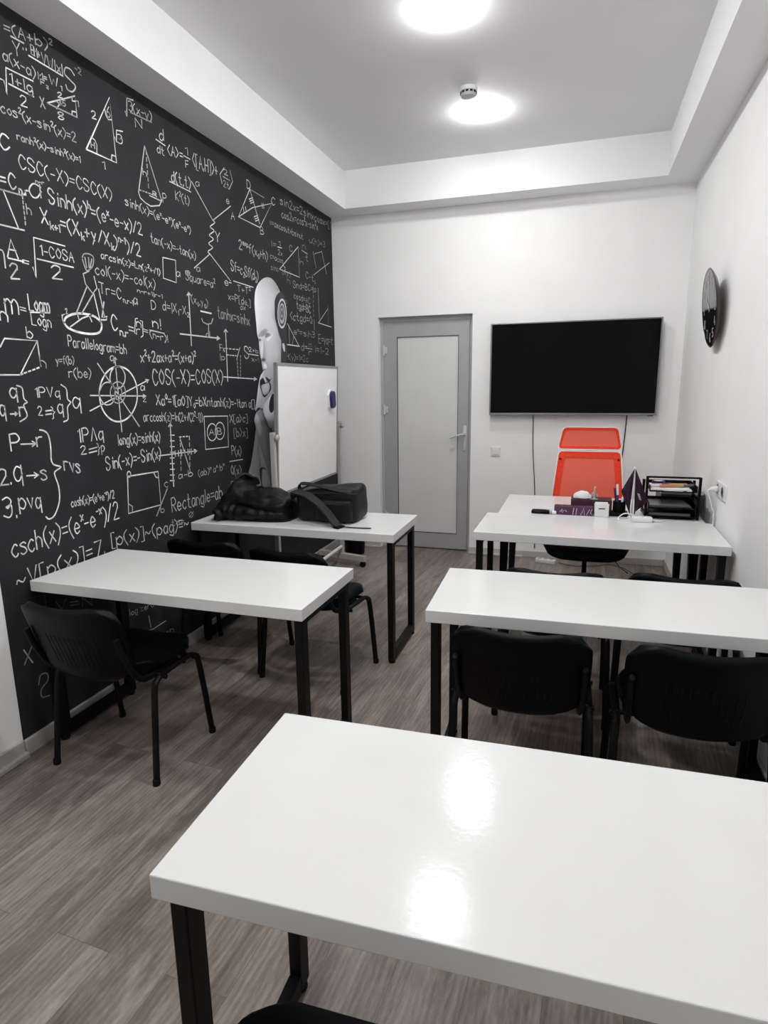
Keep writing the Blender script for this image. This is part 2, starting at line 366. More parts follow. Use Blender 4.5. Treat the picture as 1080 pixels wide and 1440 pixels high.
MURAL_TEXT = [
('=(A+b)^{2}', 2.241, 2.875, 2.475, 2.913, .039, .6),
('Y', 2.273, 2.811, 2.306, 2.818, .048, .65),
('"', 2.322, 2.835, 2.336, 2.839, .022, .6),
('EM+', 2.362, 2.853, 2.404, 2.853, .035, .7),
('VW|x|', 2.413, 2.842, 2.521, 2.845, .039, .65),
('M=', 2.385, 2.773, 2.429, 2.78, .027, .6),
('F_{2}', 2.393, 2.758, 2.429, 2.759, .019, .6),
('W_{1}', 2.443, 2.778, 2.501, 2.785, .034, .7),
('a(x-a)', 2.219, 2.773, 2.37, 2.769, .039, .65),
('1+lg', 2.242, 2.699, 2.346, 2.706, .037, .75),
('2', 2.278, 2.636, 2.309, 2.64, .037, .8),
('S', 2.533, 2.795, 2.59, 2.804, .085, .6),
('-2', 2.596, 2.892, 2.632, 2.888, .024, .4),
('2', 2.479, 2.741, 2.503, 2.748, .02, .8),
('8', 2.47, 2.656, 2.501, 2.662, .029, .7),
('1', 2.582, 2.748, 2.595, 2.749, .023, .6),
('45', 2.482, 2.713, 2.518, 2.721, .023, .5),
('X', 2.379, 2.666, 2.401, 2.669, .039, .6),
('cos^{2}(x-sin^{2}(x)=2', 2.179, 2.576, 2.559, 2.595, .037, .6),
('2', 2.672, 2.732, 2.699, 2.736, .031, .9),
('3', 2.83, 2.682, 2.865, 2.687, .039, .8),
('1', 2.715, 2.535, 2.729, 2.536, .032, .8),
('6', 2.773, 2.774, 2.797, 2.78, .045, .7),
('H', 2.649, 2.604, 2.671, 2.605, .025, .8),
('3(x-y)', 2.935, 2.862, 3.108, 2.876, .043, .7),
('N', 2.978, 2.801, 3.028, 2.812, .041, .8),
('C', 2.154, 2.439, 2.199, 2.448, .052, .85),
('ranh^{2}(x)-sinh^{2}(x)=1', 2.24, 2.5, 2.572, 2.516, .027, .65),
('CSC(-X)=CSC(X)', 2.233, 2.395, 2.753, 2.409, .049, .8),
('=C_{n,r}', 2.132, 2.304, 2.258, 2.312, .053, .8),
('a', 2.266, 2.298, 2.327, 2.306, .084, .85),
('n-r', 2.307, 2.36, 2.35, 2.364, .014, .5),
('h', 2.244, 2.226, 2.265, 2.226, .039, .6),
('Sinh(x)^{h}=(e^{x}-e-x)/2', 2.366, 2.3, 2.955, 2.293, .057, .75),
('X_{k+1}=(X_{k}+y/X_{k})^{n-1})/2', 2.312, 2.209, 2.929, 2.186, .057, .8),
('A', 2.126, 2.042, 2.175, 2.043, .068, .9),
('2', 2.126, 1.962, 2.166, 1.966, .058, .8),
('=', 2.191, 2.019, 2.222, 2.018, .039, .9),
('1-COSA', 2.289, 2.079, 2.47, 2.08, .041, .85),
('2', 2.335, 1.993, 2.389, 1.996, .053, .85),
('r^{2}', 2.366, 1.821, 2.395, 1.827, .043, .7),
('arcsin(z)=Ln(z^{2}+√1)', 2.642, 2.128, 3.074, 2.118, .032, .8),
('col(-x)=-col(x)', 2.594, 2.051, 3.022, 2.043, .048, .7),
('Tr=C_{n,r-1}a', 2.61, 1.971, 2.869, 1.946, .046, .75),
('n-r+1|r-1', 2.877, 2.006, 3.076, 1.999, .021, .6),
('D', 2.978, 1.933, 3.013, 1.933, .044, .8),
('m', 2.081, 1.823, 2.144, 1.824, .093, .9),
('=', 2.152, 1.833, 2.179, 1.83, .039, .85),
('Logm', 2.196, 1.848, 2.301, 1.848, .063, .8),
('Logn', 2.201, 1.792, 2.299, 1.786, .049, .9),
('n', 2.052, 1.796, 2.087, 1.794, .059, .9),
('C_{n,r}=', 2.666, 1.808, 2.82, 1.789, .067, .85),
('n', 2.848, 1.836, 2.88, 1.832, .043, .8),
('r', 2.843, 1.797, 2.87, 1.796, .043, .8),
('=', 2.898, 1.805, 2.931, 1.8, .036, .8),
('n!', 2.977, 1.843, 3.042, 1.837, .051, .8),
('(n-r)!', 2.947, 1.79, 3.094, 1.773, .037, .8),
('b', 2.168, 1.736, 2.196, 1.735, .043, .8),
('h', 2.218, 1.621, 2.247, 1.618, .047, .6),
('Parallelogram=bh', 2.382, 1.714, 2.754, 1.695, .046, .75),
('y=f(b)', 2.303, 1.635, 2.404, 1.64, .033, .55),
('r(be)', 2.366, 1.578, 2.498, 1.579, .043, .6),
('a', 2.836, 1.516, 2.864, 1.515, .039, .8),
('z', 2.844, 1.457, 2.867, 1.456, .033, .8),
('q', 2.635, 1.66, 2.659, 1.661, .037, .8),
('q', 2.05, 1.501, 2.083, 1.497, .061, .8),
('q', 1.994, 1.43, 2.019, 1.426, .066, .8),
('r', 2.084, 1.42, 2.105, 1.419, .062, .8),
('1PVq', 2.173, 1.495, 2.301, 1.495, .041, .9),
('2', 2.176, 1.421, 2.198, 1.42, .038, .8),
('}', 2.246, 1.411, 2.265, 1.41, .043, .8),
('q', 2.279, 1.428, 2.31, 1.424, .061, .8),
('q', 2.371, 1.446, 2.412, 1.441, .075, .9),
('P', 2.023, 1.284, 2.067, 1.285, .068, .9),
('r', 2.149, 1.292, 2.178, 1.292, .065, .8),
('rvs', 2.277, 1.174, 2.368, 1.146, .069, .8),
('2.', 1.95, 1.156, 2.002, 1.153, .064, .85),
('q', 2.018, 1.169, 2.058, 1.165, .094, .9),
('s', 2.149, 1.149, 2.179, 1.147, .072, .7),
('3.', 1.949, 1.023, 2.004, 1.017, .085, .9),
('pvq', 2.023, 1.047, 2.131, 1.031, .072, .9),
('1PΛq', 2.381, 1.288, 2.534, 1.291, .061, .9),
('2', 2.385, 1.232, 2.416, 1.232, .039, .8),
('}p', 2.487, 1.228, 2.535, 1.233, .046, .8),
('long(x)=sinh(x)', 2.63, 1.251, 2.955, 1.243, .052, .65),
('Sin(-x)=-Sin(x)', 2.535, 1.139, 2.948, 1.15, .062, .75),
('c', 2.957, .987, 2.988, .982, .047, .5),
('b', 2.908, .852, 2.939, .849, .035, .6),
('cosh(x)=(e^{x}+e^{-x})/2', 2.292, 1.003, 2.568, .996, .039, .75),
('csch(x)=(e^{x}-e^{-x})/2', 1.959, .855, 2.584, .892, .083, .85),
('~V[p(x)]=7.', 1.961, .72, 2.463, .74, .073, .8),
('[p(x)]~(pag)≡~', 2.515, .762, 3.147, .713, .067, .7),
('V=N', 2.14, .564, 2.35, .513, .045, .3),
('log zero', 2.588, .369, 2.779, .351, .033, .4),
('/m-n', 2.754, .169, 2.927, .141, .04, .35),
('h', 3.002, 2.59, 3.03, 2.591, .031, .8),
('R', 3.069, 2.511, 3.098, 2.511, .021, .8),
('P', 3.149, 2.5, 3.18, 2.504, .044, .7),
('d', 3.162, 2.808, 3.198, 2.813, .053, .8),
('dt', 3.135, 2.738, 3.194, 2.739, .039, .8),
('<A>=', 3.226, 2.756, 3.361, 2.77, .051, .8),
('1', 3.392, 2.809, 3.413, 2.811, .038, .8),
('F', 3.383, 2.74, 3.411, 2.745, .035, .8),
('<[A,H]>+', 3.455, 2.769, 3.715, 2.788, .07, .7),
('2', 3.791, 2.821, 3.832, 2.825, .03, .6),
('2t', 3.774, 2.748, 3.84, 2.749, .037, .5),
('d(t,t)', 3.24, 2.627, 3.417, 2.639, .055, .7),
('K^{2}(t)', 3.266, 2.54, 3.392, 2.546, .045, .55),
('a', 3.47, 2.668, 3.506, 2.674, .039, .6),
('e', 3.795, 2.655, 3.829, 2.659, .043, .6),
('Y', 3.644, 2.403, 3.692, 2.405, .055, .7),
('e', 3.314, 2.159, 3.348, 2.16, .039, .6),
('a', 3.416, 2.194, 3.452, 2.196, .036, .6),
('e', 3.719, 2.157, 3.761, 2.159, .048, .8),
('D', 4.069, 2.82, 4.116, 2.824, .049, .8),
('A', 3.845, 2.575, 3.888, 2.581, .043, .8),
('B', 4.225, 2.566, 4.277, 2.572, .047, .8),
('C', 4.418, 2.802, 4.474, 2.811, .048, .8),
('sinh(x)=(e^{x}-e^{x})(e^{x}-e^{x})', 2.846, 2.411, 3.385, 2.39, .04, .75),
('tan(-x)=-tan(x)', 3.02, 2.275, 3.417, 2.257, .043, .7),
('a', 3.219, 2.137, 3.251, 2.138, .042, .7),
('Square=a^{2}', 3.304, 2.13, 3.602, 2.124, .047, .6),
('d=|X_{1}-X_{2}', 3.074, 1.943, 3.306, 1.936, .045, .7),
('(x_{0},y_{0})', 3.343, 2.011, 3.509, 2.001, .044, .5),
('d', 3.472, 1.829, 3.51, 1.827, .033, .6),
('tanhx=sinhx', 3.612, 1.953, 4.006, 1.935, .065, .45),
('Sf=c_{2}Sf(d_{2})', 3.807, 2.261, 4.159, 2.247, .061, .6),
('T+T^{2}', 3.872, 2.139, 4.039, 2.142, .04, .6),
('x=P[de,]', 3.751, 2.075, 4.03, 2.063, .044, .6),
('dx', 3.895, 2.03, 3.96, 2.032, .032, .5),
('Fx', 3.612, 1.752, 3.669, 1.746, .039, .6),
('|p', 3.605, 1.699, 3.663, 1.697, .035, .5),
('S', 3.914, 1.719, 3.971, 1.716, .075, .8),
('2+b', 3.977, 1.764, 4.105, 1.755, .028, .6),
('x-1', 4.008, 1.698, 4.108, 1.692, .034, .5),
('x^{2}+2ax+a^{2}=(x+a)^{2}', 2.856, 1.66, 3.342, 1.674, .054, .7),
('COS(-X)=COS(X)', 2.936, 1.544, 3.621, 1.554, .078, .75),
('Xa^{0}=1[a0]Y_{0}=bXntanh(z)=-1tan a[]', 2.951, 1.439, 4.012, 1.383, .053, .7),
('arccosh(z)=ln(2+√(2^{2}-1))', 2.836, 1.358, 3.371, 1.327, .048, .75),
('X[a>c]', 3.675, 1.299, 3.903, 1.29, .051, .5),
('[b>x]', 3.717, 1.203, 3.892, 1.189, .056, .5),
('P(x)', 3.676, 1.085, 3.793, 1.072, .06, .6),
('Q(x)', 3.652, .96, 3.778, .942, .061, .5),
('a', 3.644, .89, 3.679, .884, .042, .4),
('A', 3.428, 1.236, 3.483, 1.232, .039, .7),
('B', 3.524, 1.233, 3.573, 1.229, .04, .7),
('a-b', 3.09, 1.015, 3.228, 1.012, .037, .75),
('(ab)^{n} a^{n} b^{n}', 3.285, .999, 3.571, 1.004, .039, .6),
('Rectangle=ab', 3.007, .836, 3.532, .824, .08, .65),
('to=', 2.99, .757, 3.108, .743, .036, .4),
('Ø', 3.161, .77, 3.203, .765, .034, .4),
('2^{exp}f(x_{0}+h)', 3.921, 2.411, 4.312, 2.409, .058, .6),
('sin2x=2sinxcosx=[1', 4.556, 2.841, 5.538, 2.888, .055, .45),
('cos2x=cos^{2}x-sin^{2}x', 4.57, 2.752, 5.248, 2.808, .055, .45),
('v=axcosut+bsinut', 4.371, 2.658, 4.937, 2.673, .044, .5),
('I=', 4.366, 2.514, 4.455, 2.522, .039, .4),
('1', 4.503, 2.546, 4.526, 2.545, .03, .6),
('2x', 4.484, 2.478, 4.554, 2.481, .035, .45),
('c=acos', 4.357, 2.431, 4.56, 2.427, .039, .4),
('sina', 4.36, 2.354, 4.472, 2.357, .04, .35),
('C', 4.68, 2.539, 4.73, 2.543, .042, .5),
('h', 4.865, 2.473, 4.919, 2.476, .043, .4),
('n', 4.917, 2.605, 4.972, 2.61, .043, .35),
('t', 4.977, 2.519, 5.02, 2.526, .049, .5),
('u(h)=3', 5.062, 2.676, 5.393, 2.701, .044, .4),
('C-t_{0}', 4.965, 2.386, 5.151, 2.38, .05, .45),
('Snd=BC=a', 4.717, 2.281, 5.159, 2.301, .048, .55),
('cosd=AC', 4.722, 2.202, 5.032, 2.189, .048, .5),
('tgd=BC', 4.767, 2.132, 5.039, 2.116, .055, .55),
('<ctgd=Q', 4.642, 2.034, 5.061, 2.038, .059, .5),
('e^{c}=s_{1}h3', 4.695, 1.926, 5.096, 1.925, .049, .4),
('E=yq=t', 5.183, 1.889, 5.509, 1.889, .072, .45),
('d=', 4.829, 1.813, 4.94, 1.813, .056, .45),
('m', 4.971, 1.843, 5.03, 1.846, .046, .35),
('r', 4.965, 1.774, 5.023, 1.77, .057, .35),
('i=1-2', 5.085, 1.808, 5.4, 1.797, .053, .35),
('H(y)=1=2c', 4.538, 1.73, 4.946, 1.721, .048, .4),
('h', 4.619, 2.298, 4.668, 2.295, .047, .3),
('p(x)', 4.541, 2.353, 4.673, 2.348, .041, .3),
('d2', 4.506, 2.13, 4.601, 2.12, .046, .25),
]
MURAL_LINES = [
(.65,1,[2.269,2.873,2.329,2.876]),
(.75,1,[2.347,2.841,2.52,2.839]),
(.7,1,[2.194,2.695,2.21,2.696,2.215,2.648,2.227,2.747,2.354,2.752]),
(.8,1,[2.231,2.693,2.348,2.693]),
(.85,1,[2.416,2.696,2.58,2.786,2.579,2.701]),
(.45,1,[2.579,2.701,2.416,2.696]),
(.8,1,[2.47,2.724,2.483,2.716,2.465,2.693]),
(.8,1,[2.562,2.776,2.56,2.759,2.577,2.764]),
(.8,1,[2.551,2.7,2.553,2.716,2.573,2.72]),
(.95,1.15,[2.616,2.585,2.803,2.867,2.81,2.588,2.616,2.585]),
(.8,1,[2.814,2.701,2.823,2.682,2.831,2.737,2.874,2.746]),
(.8,1,[2.777,2.593,2.782,2.614,2.806,2.615]),
(.8,1,[2.654,2.648,2.677,2.643,2.687,2.626,2.682,2.591]),
(.8,1,[2.763,2.801,2.768,2.776,2.781,2.765,2.803,2.772]),
(.6,1,[2.906,2.846,2.915,2.826,2.927,2.912,2.974,2.92]),
(.4,1,[2.944,2.856,3.107,2.869]),
(.45,1,[2.13,2.288,2.231,2.292]),
(.7,1,[2.142,2.289,2.193,2.159]),
(.8,1,[2.109,2.156,2.22,2.159]),
(.5,1,[2.231,2.292,2.231,2.28]),
(.5,1,[2.231,2.272,2.23,2.261]),
(.5,1,[2.23,2.253,2.23,2.241]),
(.5,1,[2.23,2.233,2.23,2.222]),
(.5,1,[2.23,2.214,2.23,2.202]),
(.5,1,[2.23,2.194,2.229,2.182]),
(.8,1,[2.125,2.037,2.198,2.036]),
(.8,1,[2.094,2.062,2.103,2.061,2.108,2.049,2.107,1.997]),
(.85,1,[2.24,2.021,2.25,1.981,2.262,2.141,2.426,2.139]),
(.8,1,[2.267,2.059,2.462,2.057]),
(.5,1,[2.522,2.11,2.535,2.127,2.567,2.132,2.592,2.122,2.581,2.083,2.551,2.059,2.536,2.061,2.521,2.102]),
(.5,1,[2.538,2.113,2.542,2.069]),
(.5,1,[2.56,2.116,2.558,2.072]),
(.5,1,[2.58,2.113,2.564,2.073]),
(.6,1,[2.556,2.057,2.517,2.039,2.524,1.996,2.563,1.96,2.594,1.987,2.583,2.038]),
(.6,1,[2.529,1.982,2.45,1.862]),
(.6,1,[2.568,1.961,2.48,1.861]),
(.8,1,[2.569,1.965,2.597,1.818]),
(.7,1,[2.604,1.985,2.625,1.86]),
(1,1.7,[2.371,1.814,2.387,1.837,2.434,1.856,2.486,1.863,2.553,1.859,2.594,1.837,2.598,1.81,2.575,1.785,2.515,1.776,2.443,1.78,2.391,1.794,2.371,1.814]),
(.7,1,[2.406,1.799,2.483,1.843,2.543,1.863]),
(.7,1,[2.455,1.858,2.461,1.837]),
(.8,1,[2.527,1.858,2.539,1.832]),
(.8,1.3,[2.63,1.93,2.608,1.858,2.643,1.865,2.635,1.849,2.601,1.846]),
(.8,1,[2.198,1.84,2.301,1.848]),
(.8,1,[2.859,1.876,2.843,1.874,2.827,1.803,2.843,1.797]),
(.8,1,[2.88,1.867,2.896,1.865,2.891,1.794,2.874,1.785]),
(.8,1,[2.946,1.826,3.069,1.817]),
(.8,1.1,[2.035,1.693,2.06,1.727,2.216,1.727,2.111,1.587,2.019,1.586]),
(.7,1,[2.216,1.728,2.219,1.627]),
(.8,1.1,[2.111,1.587,2.123,1.591]),
(.8,1.1,[2.131,1.594,2.144,1.598]),
(.8,1.1,[2.153,1.601,2.165,1.604]),
(.8,1.1,[2.174,1.607,2.187,1.611]),
(.8,1.1,[2.196,1.614,2.209,1.618]),
(1,1.4,[2.805,1.497,2.798,1.466,2.783,1.437,2.762,1.412,2.737,1.391,2.708,1.376,2.678,1.368,2.648,1.366,2.619,1.371,2.593,1.383,2.571,1.4,2.554,1.421,2.543,1.446,2.538,1.474,2.539,1.502,2.546,1.531,2.559,1.558,2.578,1.582,2.6,1.603,2.627,1.619,2.656,1.629,2.686,1.633,2.715,1.63,2.743,1.621,2.767,1.605,2.786,1.584,2.8,1.558,2.806,1.528,2.805,1.497]),
(.8,1,[2.48,1.497,2.871,1.486]),
(.8,1,[2.847,1.478,2.871,1.486,2.85,1.495]),
(.8,1,[2.665,1.315,2.667,1.678]),
(.8,1,[2.678,1.666,2.667,1.678,2.655,1.663]),
(.7,1,[2.547,1.645,2.797,1.333]),
(.8,1,[2.467,1.426,2.905,1.57]),
(.8,1,[2.89,1.555,2.905,1.57,2.879,1.571]),
(.8,1,[2.726,1.58,2.723,1.568,2.717,1.557,2.709,1.546,2.7,1.538,2.688,1.532,2.677,1.528,2.664,1.526,2.653,1.528,2.642,1.532,2.633,1.538,2.626,1.547,2.622,1.557,2.619,1.568,2.62,1.579,2.623,1.591,2.628,1.602,2.636,1.612,2.645,1.62,2.656,1.627,2.668,1.631,2.68,1.633,2.691,1.632,2.702,1.628,2.712,1.622,2.719,1.613,2.724,1.603,2.727,1.592,2.726,1.58]),
(.5,1,[2.718,1.507,2.715,1.495,2.709,1.484,2.701,1.474,2.692,1.466,2.681,1.46,2.669,1.457,2.657,1.456,2.645,1.458,2.635,1.462,2.626,1.468,2.619,1.476,2.614,1.486,2.612,1.497,2.612,1.508,2.615,1.52,2.621,1.53,2.628,1.54,2.637,1.548,2.648,1.554,2.66,1.558,2.672,1.559,2.683,1.558,2.694,1.554,2.703,1.548,2.711,1.539,2.716,1.529,2.718,1.518,2.718,1.507]),
(.75,1,[2.646,1.503,2.643,1.491,2.637,1.479,2.63,1.469,2.62,1.46,2.609,1.454,2.597,1.451,2.585,1.45,2.574,1.451,2.563,1.456,2.555,1.462,2.548,1.471,2.543,1.481,2.541,1.493,2.541,1.505,2.544,1.516,2.55,1.527,2.557,1.537,2.567,1.546,2.577,1.552,2.589,1.556,2.601,1.557,2.612,1.556,2.623,1.552,2.632,1.546,2.639,1.537,2.644,1.526,2.647,1.515,2.646,1.503]),
(.4,1,[2.691,1.504,2.69,1.497,2.687,1.49,2.683,1.484,2.678,1.479,2.673,1.476,2.667,1.474,2.662,1.473,2.656,1.474,2.651,1.476,2.647,1.48,2.644,1.485,2.642,1.491,2.641,1.498,2.642,1.504,2.643,1.511,2.646,1.518,2.65,1.524,2.654,1.528,2.659,1.532,2.665,1.534,2.671,1.535,2.676,1.534,2.681,1.532,2.685,1.528,2.689,1.523,2.691,1.517,2.692,1.511,2.691,1.504]),
(.8,1,[2.087,1.545,2.112,1.534,2.113,1.493,2.128,1.477,2.108,1.465,2.119,1.421,2.081,1.4]),
(.8,1,[2.04,1.433,2.076,1.432]),
(.8,1,[2.062,1.426,2.076,1.432,2.064,1.439]),
(.8,1,[2.215,1.437,2.246,1.439]),
(.8,1,[2.213,1.422,2.244,1.424]),
(.8,1,[2.315,1.547,2.342,1.528,2.342,1.485,2.358,1.469,2.336,1.447,2.332,1.397,2.305,1.386]),
(.8,1,[2.07,1.309,2.147,1.304]),
(.8,1,[2.124,1.295,2.147,1.304,2.127,1.316]),
(.9,1.1,[2.172,1.36,2.192,1.355,2.211,1.34,2.218,1.306,2.217,1.268,2.213,1.228,2.224,1.205,2.261,1.19,2.224,1.174,2.224,1.15,2.235,1.106,2.23,1.043,2.195,.986,2.163,.975,2.148,.988]),
(.8,1,[2.078,1.177,2.138,1.172]),
(.8,1,[2.115,1.163,2.138,1.172,2.117,1.185]),
(.8,1,[2.436,1.25,2.486,1.255]),
(.8,1,[2.434,1.234,2.484,1.238]),
(.9,1.2,[2.674,1.088,2.915,1.08,2.914,.895,2.655,.899,2.674,1.088]),
(.8,1,[2.876,1.082,2.893,1.052,2.916,1.045]),
(.5,1,[2.664,.946,2.688,.93,2.684,.901]),
(.8,1,[2.698,1.095,2.698,1.092,2.696,1.089,2.694,1.087,2.692,1.085,2.689,1.083,2.686,1.083,2.683,1.083,2.68,1.084,2.678,1.085,2.676,1.087,2.674,1.09,2.673,1.093,2.672,1.096,2.672,1.099,2.673,1.102,2.675,1.105,2.677,1.108,2.679,1.11,2.682,1.111,2.684,1.112,2.687,1.112,2.69,1.111,2.693,1.109,2.695,1.107,2.697,1.105,2.698,1.102,2.698,1.099,2.698,1.095]),
(.6,1,[2.981,.975,2.87,.841]),
(.5,1,[1.951,.457,1.986,.383]),
(.3,1,[1.995,.46,1.945,.392]),
(.3,1,[2.032,.415,2.047,.412]),
(.35,1,[1.999,.274,2.016,.312,2.049,.303,2.048,.27,2.01,.248,2.008,.212,2.047,.199]),
(.4,1,[2.732,.315,2.74,.246]),
(.5,1,[2.658,.242,2.762,.229,2.868,.234]),
(.3,1,[2.604,.256,2.643,.256]),
(.8,1,[3.033,2.735,2.954,2.495]),
(.6,1,[3.033,2.735,3.138,2.504]),
(.85,1,[2.954,2.497,2.964,2.473,3.0,2.459,3.044,2.453,3.116,2.474,3.142,2.509]),
(.5,1,[2.964,2.51,2.977,2.51]),
(.5,1,[2.987,2.511,3.0,2.512]),
(.5,1,[3.009,2.512,3.023,2.513]),
(.5,1,[3.033,2.513,3.047,2.514]),
(.5,1,[3.056,2.514,3.071,2.515]),
(.5,1,[3.08,2.515,3.095,2.516]),
(.5,1,[3.041,2.715,3.041,2.696]),
(.5,1,[3.041,2.684,3.04,2.665]),
(.5,1,[3.04,2.652,3.04,2.634]),
(.5,1,[3.039,2.621,3.039,2.602]),
(.5,1,[3.039,2.59,3.038,2.571]),
(.5,1,[3.038,2.558,3.038,2.539]),
(.6,1,[3.04,2.503,3.138,2.501]),
(.8,1,[3.131,2.798,3.207,2.792]),
(.8,1,[3.37,2.795,3.431,2.795]),
(.7,1,[3.795,2.859,3.741,2.807,3.759,2.76]),
(.7,1,[3.862,2.863,3.889,2.808,3.84,2.749]),
(.5,1,[3.773,2.804,3.855,2.803]),
(.7,1,[3.22,2.621,3.415,2.62]),
(.8,1,[3.429,2.68,3.627,2.517]),
(.8,1,[3.627,2.517,3.845,2.651]),
(.75,1,[3.627,2.517,3.639,2.515,3.647,2.512,3.645,2.507,3.635,2.5,3.62,2.492,3.605,2.484,3.595,2.477,3.593,2.472,3.6,2.469,3.613,2.467,3.625,2.465,3.633,2.462,3.631,2.456,3.621,2.45,3.606,2.442,3.591,2.434,3.581,2.427,3.579,2.422,3.587,2.419,3.599,2.417,3.611,2.414,3.619,2.411,3.617,2.406,3.607,2.399,3.592,2.391,3.577,2.384,3.567,2.377,3.566,2.372,3.573,2.369,3.585,2.366,3.598,2.364,3.605,2.361,3.603,2.356,3.593,2.349,3.578,2.341,3.563,2.334,3.553,2.327,3.552,2.322,3.559,2.319,3.571,2.316]),
(.7,1,[3.571,2.316,3.396,2.207]),
(.8,1,[3.571,2.316,3.79,2.193]),
(.8,1,[3.772,2.182,3.798,2.181]),
(.9,1.1,[4.107,2.821,3.936,2.609,4.224,2.607,4.419,2.811,4.133,2.713,3.936,2.609]),
(.8,1,[4.107,2.821,4.222,2.63]),
(.35,1,[4.107,2.821,4.304,2.819]),
(.8,1,[4.007,2.682,4.013,2.653]),
(.8,1,[4.036,2.694,4.042,2.664]),
(.8,1,[4.268,2.774,4.275,2.743]),
(.8,1,[4.289,2.779,4.296,2.748]),
(.8,1,[4.09,2.755,4.14,2.777]),
(.8,1,[4.098,2.744,4.148,2.766]),
(.8,1,[4.106,2.733,4.157,2.754]),
(.8,1,[4.146,2.658,4.197,2.679]),
(.8,1,[4.154,2.646,4.206,2.667]),
(.8,1,[4.163,2.635,4.215,2.656]),
(.8,1,[3.108,2.214,3.221,2.219,3.211,2.1,3.099,2.107,3.108,2.214]),
(.8,1.3,[3.311,1.766,3.322,2.063]),
(.8,1.3,[3.338,2.05,3.322,2.063,3.305,2.045]),
(.8,1.3,[3.21,1.825,3.621,1.826]),
(.8,1.3,[3.585,1.815,3.621,1.826,3.592,1.836]),
(.8,1.5,[3.431,1.971,3.543,1.968]),
(.6,1,[3.435,1.928,3.447,1.909,3.49,1.901,3.536,1.909,3.555,1.939]),
(.6,1,[3.504,1.902,3.496,1.834]),
(.8,1,[3.826,2.198,4.084,2.194]),
(.8,1.1,[3.681,1.563,3.694,1.887]),
(.8,1.1,[3.714,1.872,3.694,1.887,3.673,1.868]),
(.8,1.1,[3.637,1.59,4.065,1.578]),
(.8,1.1,[4.022,1.568,4.065,1.578,4.027,1.591]),
(.8,1,[3.68,1.768,3.705,1.768]),
(.8,1,[3.722,1.768,3.748,1.768]),
(.8,1,[3.766,1.768,3.792,1.768]),
(.8,1,[3.81,1.768,3.837,1.768]),
(.8,1,[3.692,1.729,3.711,1.729]),
(.8,1,[3.724,1.728,3.744,1.728]),
(.8,1,[3.757,1.728,3.776,1.728]),
(.8,1,[3.79,1.728,3.81,1.727]),
(.7,1,[3.857,1.781,3.812,1.711]),
(.6,1,[3.812,1.711,3.812,1.697]),
(.6,1,[3.813,1.687,3.813,1.673]),
(.6,1,[3.813,1.663,3.813,1.649]),
(.6,1,[3.813,1.64,3.813,1.625]),
(.6,1,[3.813,1.616,3.813,1.602]),
(.6,1,[3.813,1.592,3.814,1.578]),
(.5,1,[3.86,1.731,3.858,1.717]),
(.5,1,[3.857,1.707,3.856,1.693]),
(.5,1,[3.854,1.683,3.853,1.669]),
(.5,1,[3.852,1.659,3.85,1.645]),
(.5,1,[3.849,1.635,3.847,1.621]),
(.5,1,[3.846,1.611,3.844,1.597]),
(.8,1,[3.975,1.745,4.103,1.74]),
(.7,1,[3.642,1.046,3.808,1.041]),
(.8,1,[3.387,1.353,3.654,1.342,3.639,1.143,3.379,1.153,3.387,1.353]),
(.8,1,[3.516,1.248,3.513,1.236,3.507,1.225,3.5,1.216,3.49,1.208,3.479,1.203,3.467,1.2,3.455,1.199,3.444,1.202,3.433,1.207,3.424,1.214,3.417,1.223,3.412,1.233,3.409,1.244,3.409,1.256,3.412,1.267,3.417,1.278,3.425,1.287,3.434,1.295,3.445,1.3,3.456,1.304,3.468,1.304,3.48,1.302,3.491,1.298,3.5,1.291,3.508,1.282,3.513,1.271,3.516,1.26,3.516,1.248]),
(.8,1,[3.604,1.249,3.601,1.237,3.596,1.226,3.588,1.216,3.578,1.208,3.568,1.203,3.556,1.2,3.544,1.2,3.533,1.202,3.522,1.207,3.513,1.214,3.506,1.223,3.501,1.234,3.499,1.245,3.499,1.257,3.502,1.269,3.507,1.28,3.514,1.289,3.523,1.297,3.534,1.303,3.546,1.306,3.557,1.307,3.569,1.305,3.579,1.3,3.589,1.293,3.596,1.284,3.601,1.273,3.604,1.261,3.604,1.249]),
(.8,1.2,[3.039,.978,3.054,1.332]),
(.8,1.2,[3.068,1.315,3.054,1.332,3.038,1.316]),
(.8,1.1,[2.932,1.164,3.29,1.154]),
(.8,1.1,[3.262,1.144,3.29,1.154,3.26,1.165]),
(.8,1,[3.045,1.267,3.083,1.264]),
(.8,1,[3.041,1.236,3.079,1.232]),
(.8,1,[3.037,1.204,3.075,1.2]),
(.8,1,[3.033,1.173,3.071,1.169]),
(.8,1,[3.028,1.141,3.066,1.137]),
(.8,1,[3.024,1.11,3.062,1.105]),
(.8,1,[3.02,1.078,3.058,1.073]),
(.8,1,[3.016,1.046,3.054,1.041]),
(.8,1,[3.011,1.015,3.049,1.009]),
(.8,1,[3.078,1.176,3.077,1.144]),
(.8,1,[3.108,1.175,3.106,1.143]),
(.8,1,[3.138,1.175,3.136,1.142]),
(.8,1,[3.168,1.174,3.167,1.141]),
(.8,1,[3.199,1.173,3.198,1.14]),
(.8,1,[3.231,1.172,3.229,1.139]),
(.8,1,[3.128,1.25,3.146,1.249]),
(.8,1,[3.159,1.249,3.178,1.248]),
(.8,1,[3.191,1.248,3.21,1.247]),
(.6,1,[3.134,1.248,3.132,1.227]),
(.6,1,[3.131,1.214,3.13,1.194]),
(.6,1,[3.128,1.18,3.127,1.16]),
(.6,1,[3.126,1.146,3.124,1.126]),
(.6,1,[3.123,1.112,3.121,1.092]),
(.6,1,[3.12,1.078,3.118,1.058]),
(.6,1,[3.223,1.248,3.221,1.225]),
(.6,1,[3.219,1.21,3.217,1.187]),
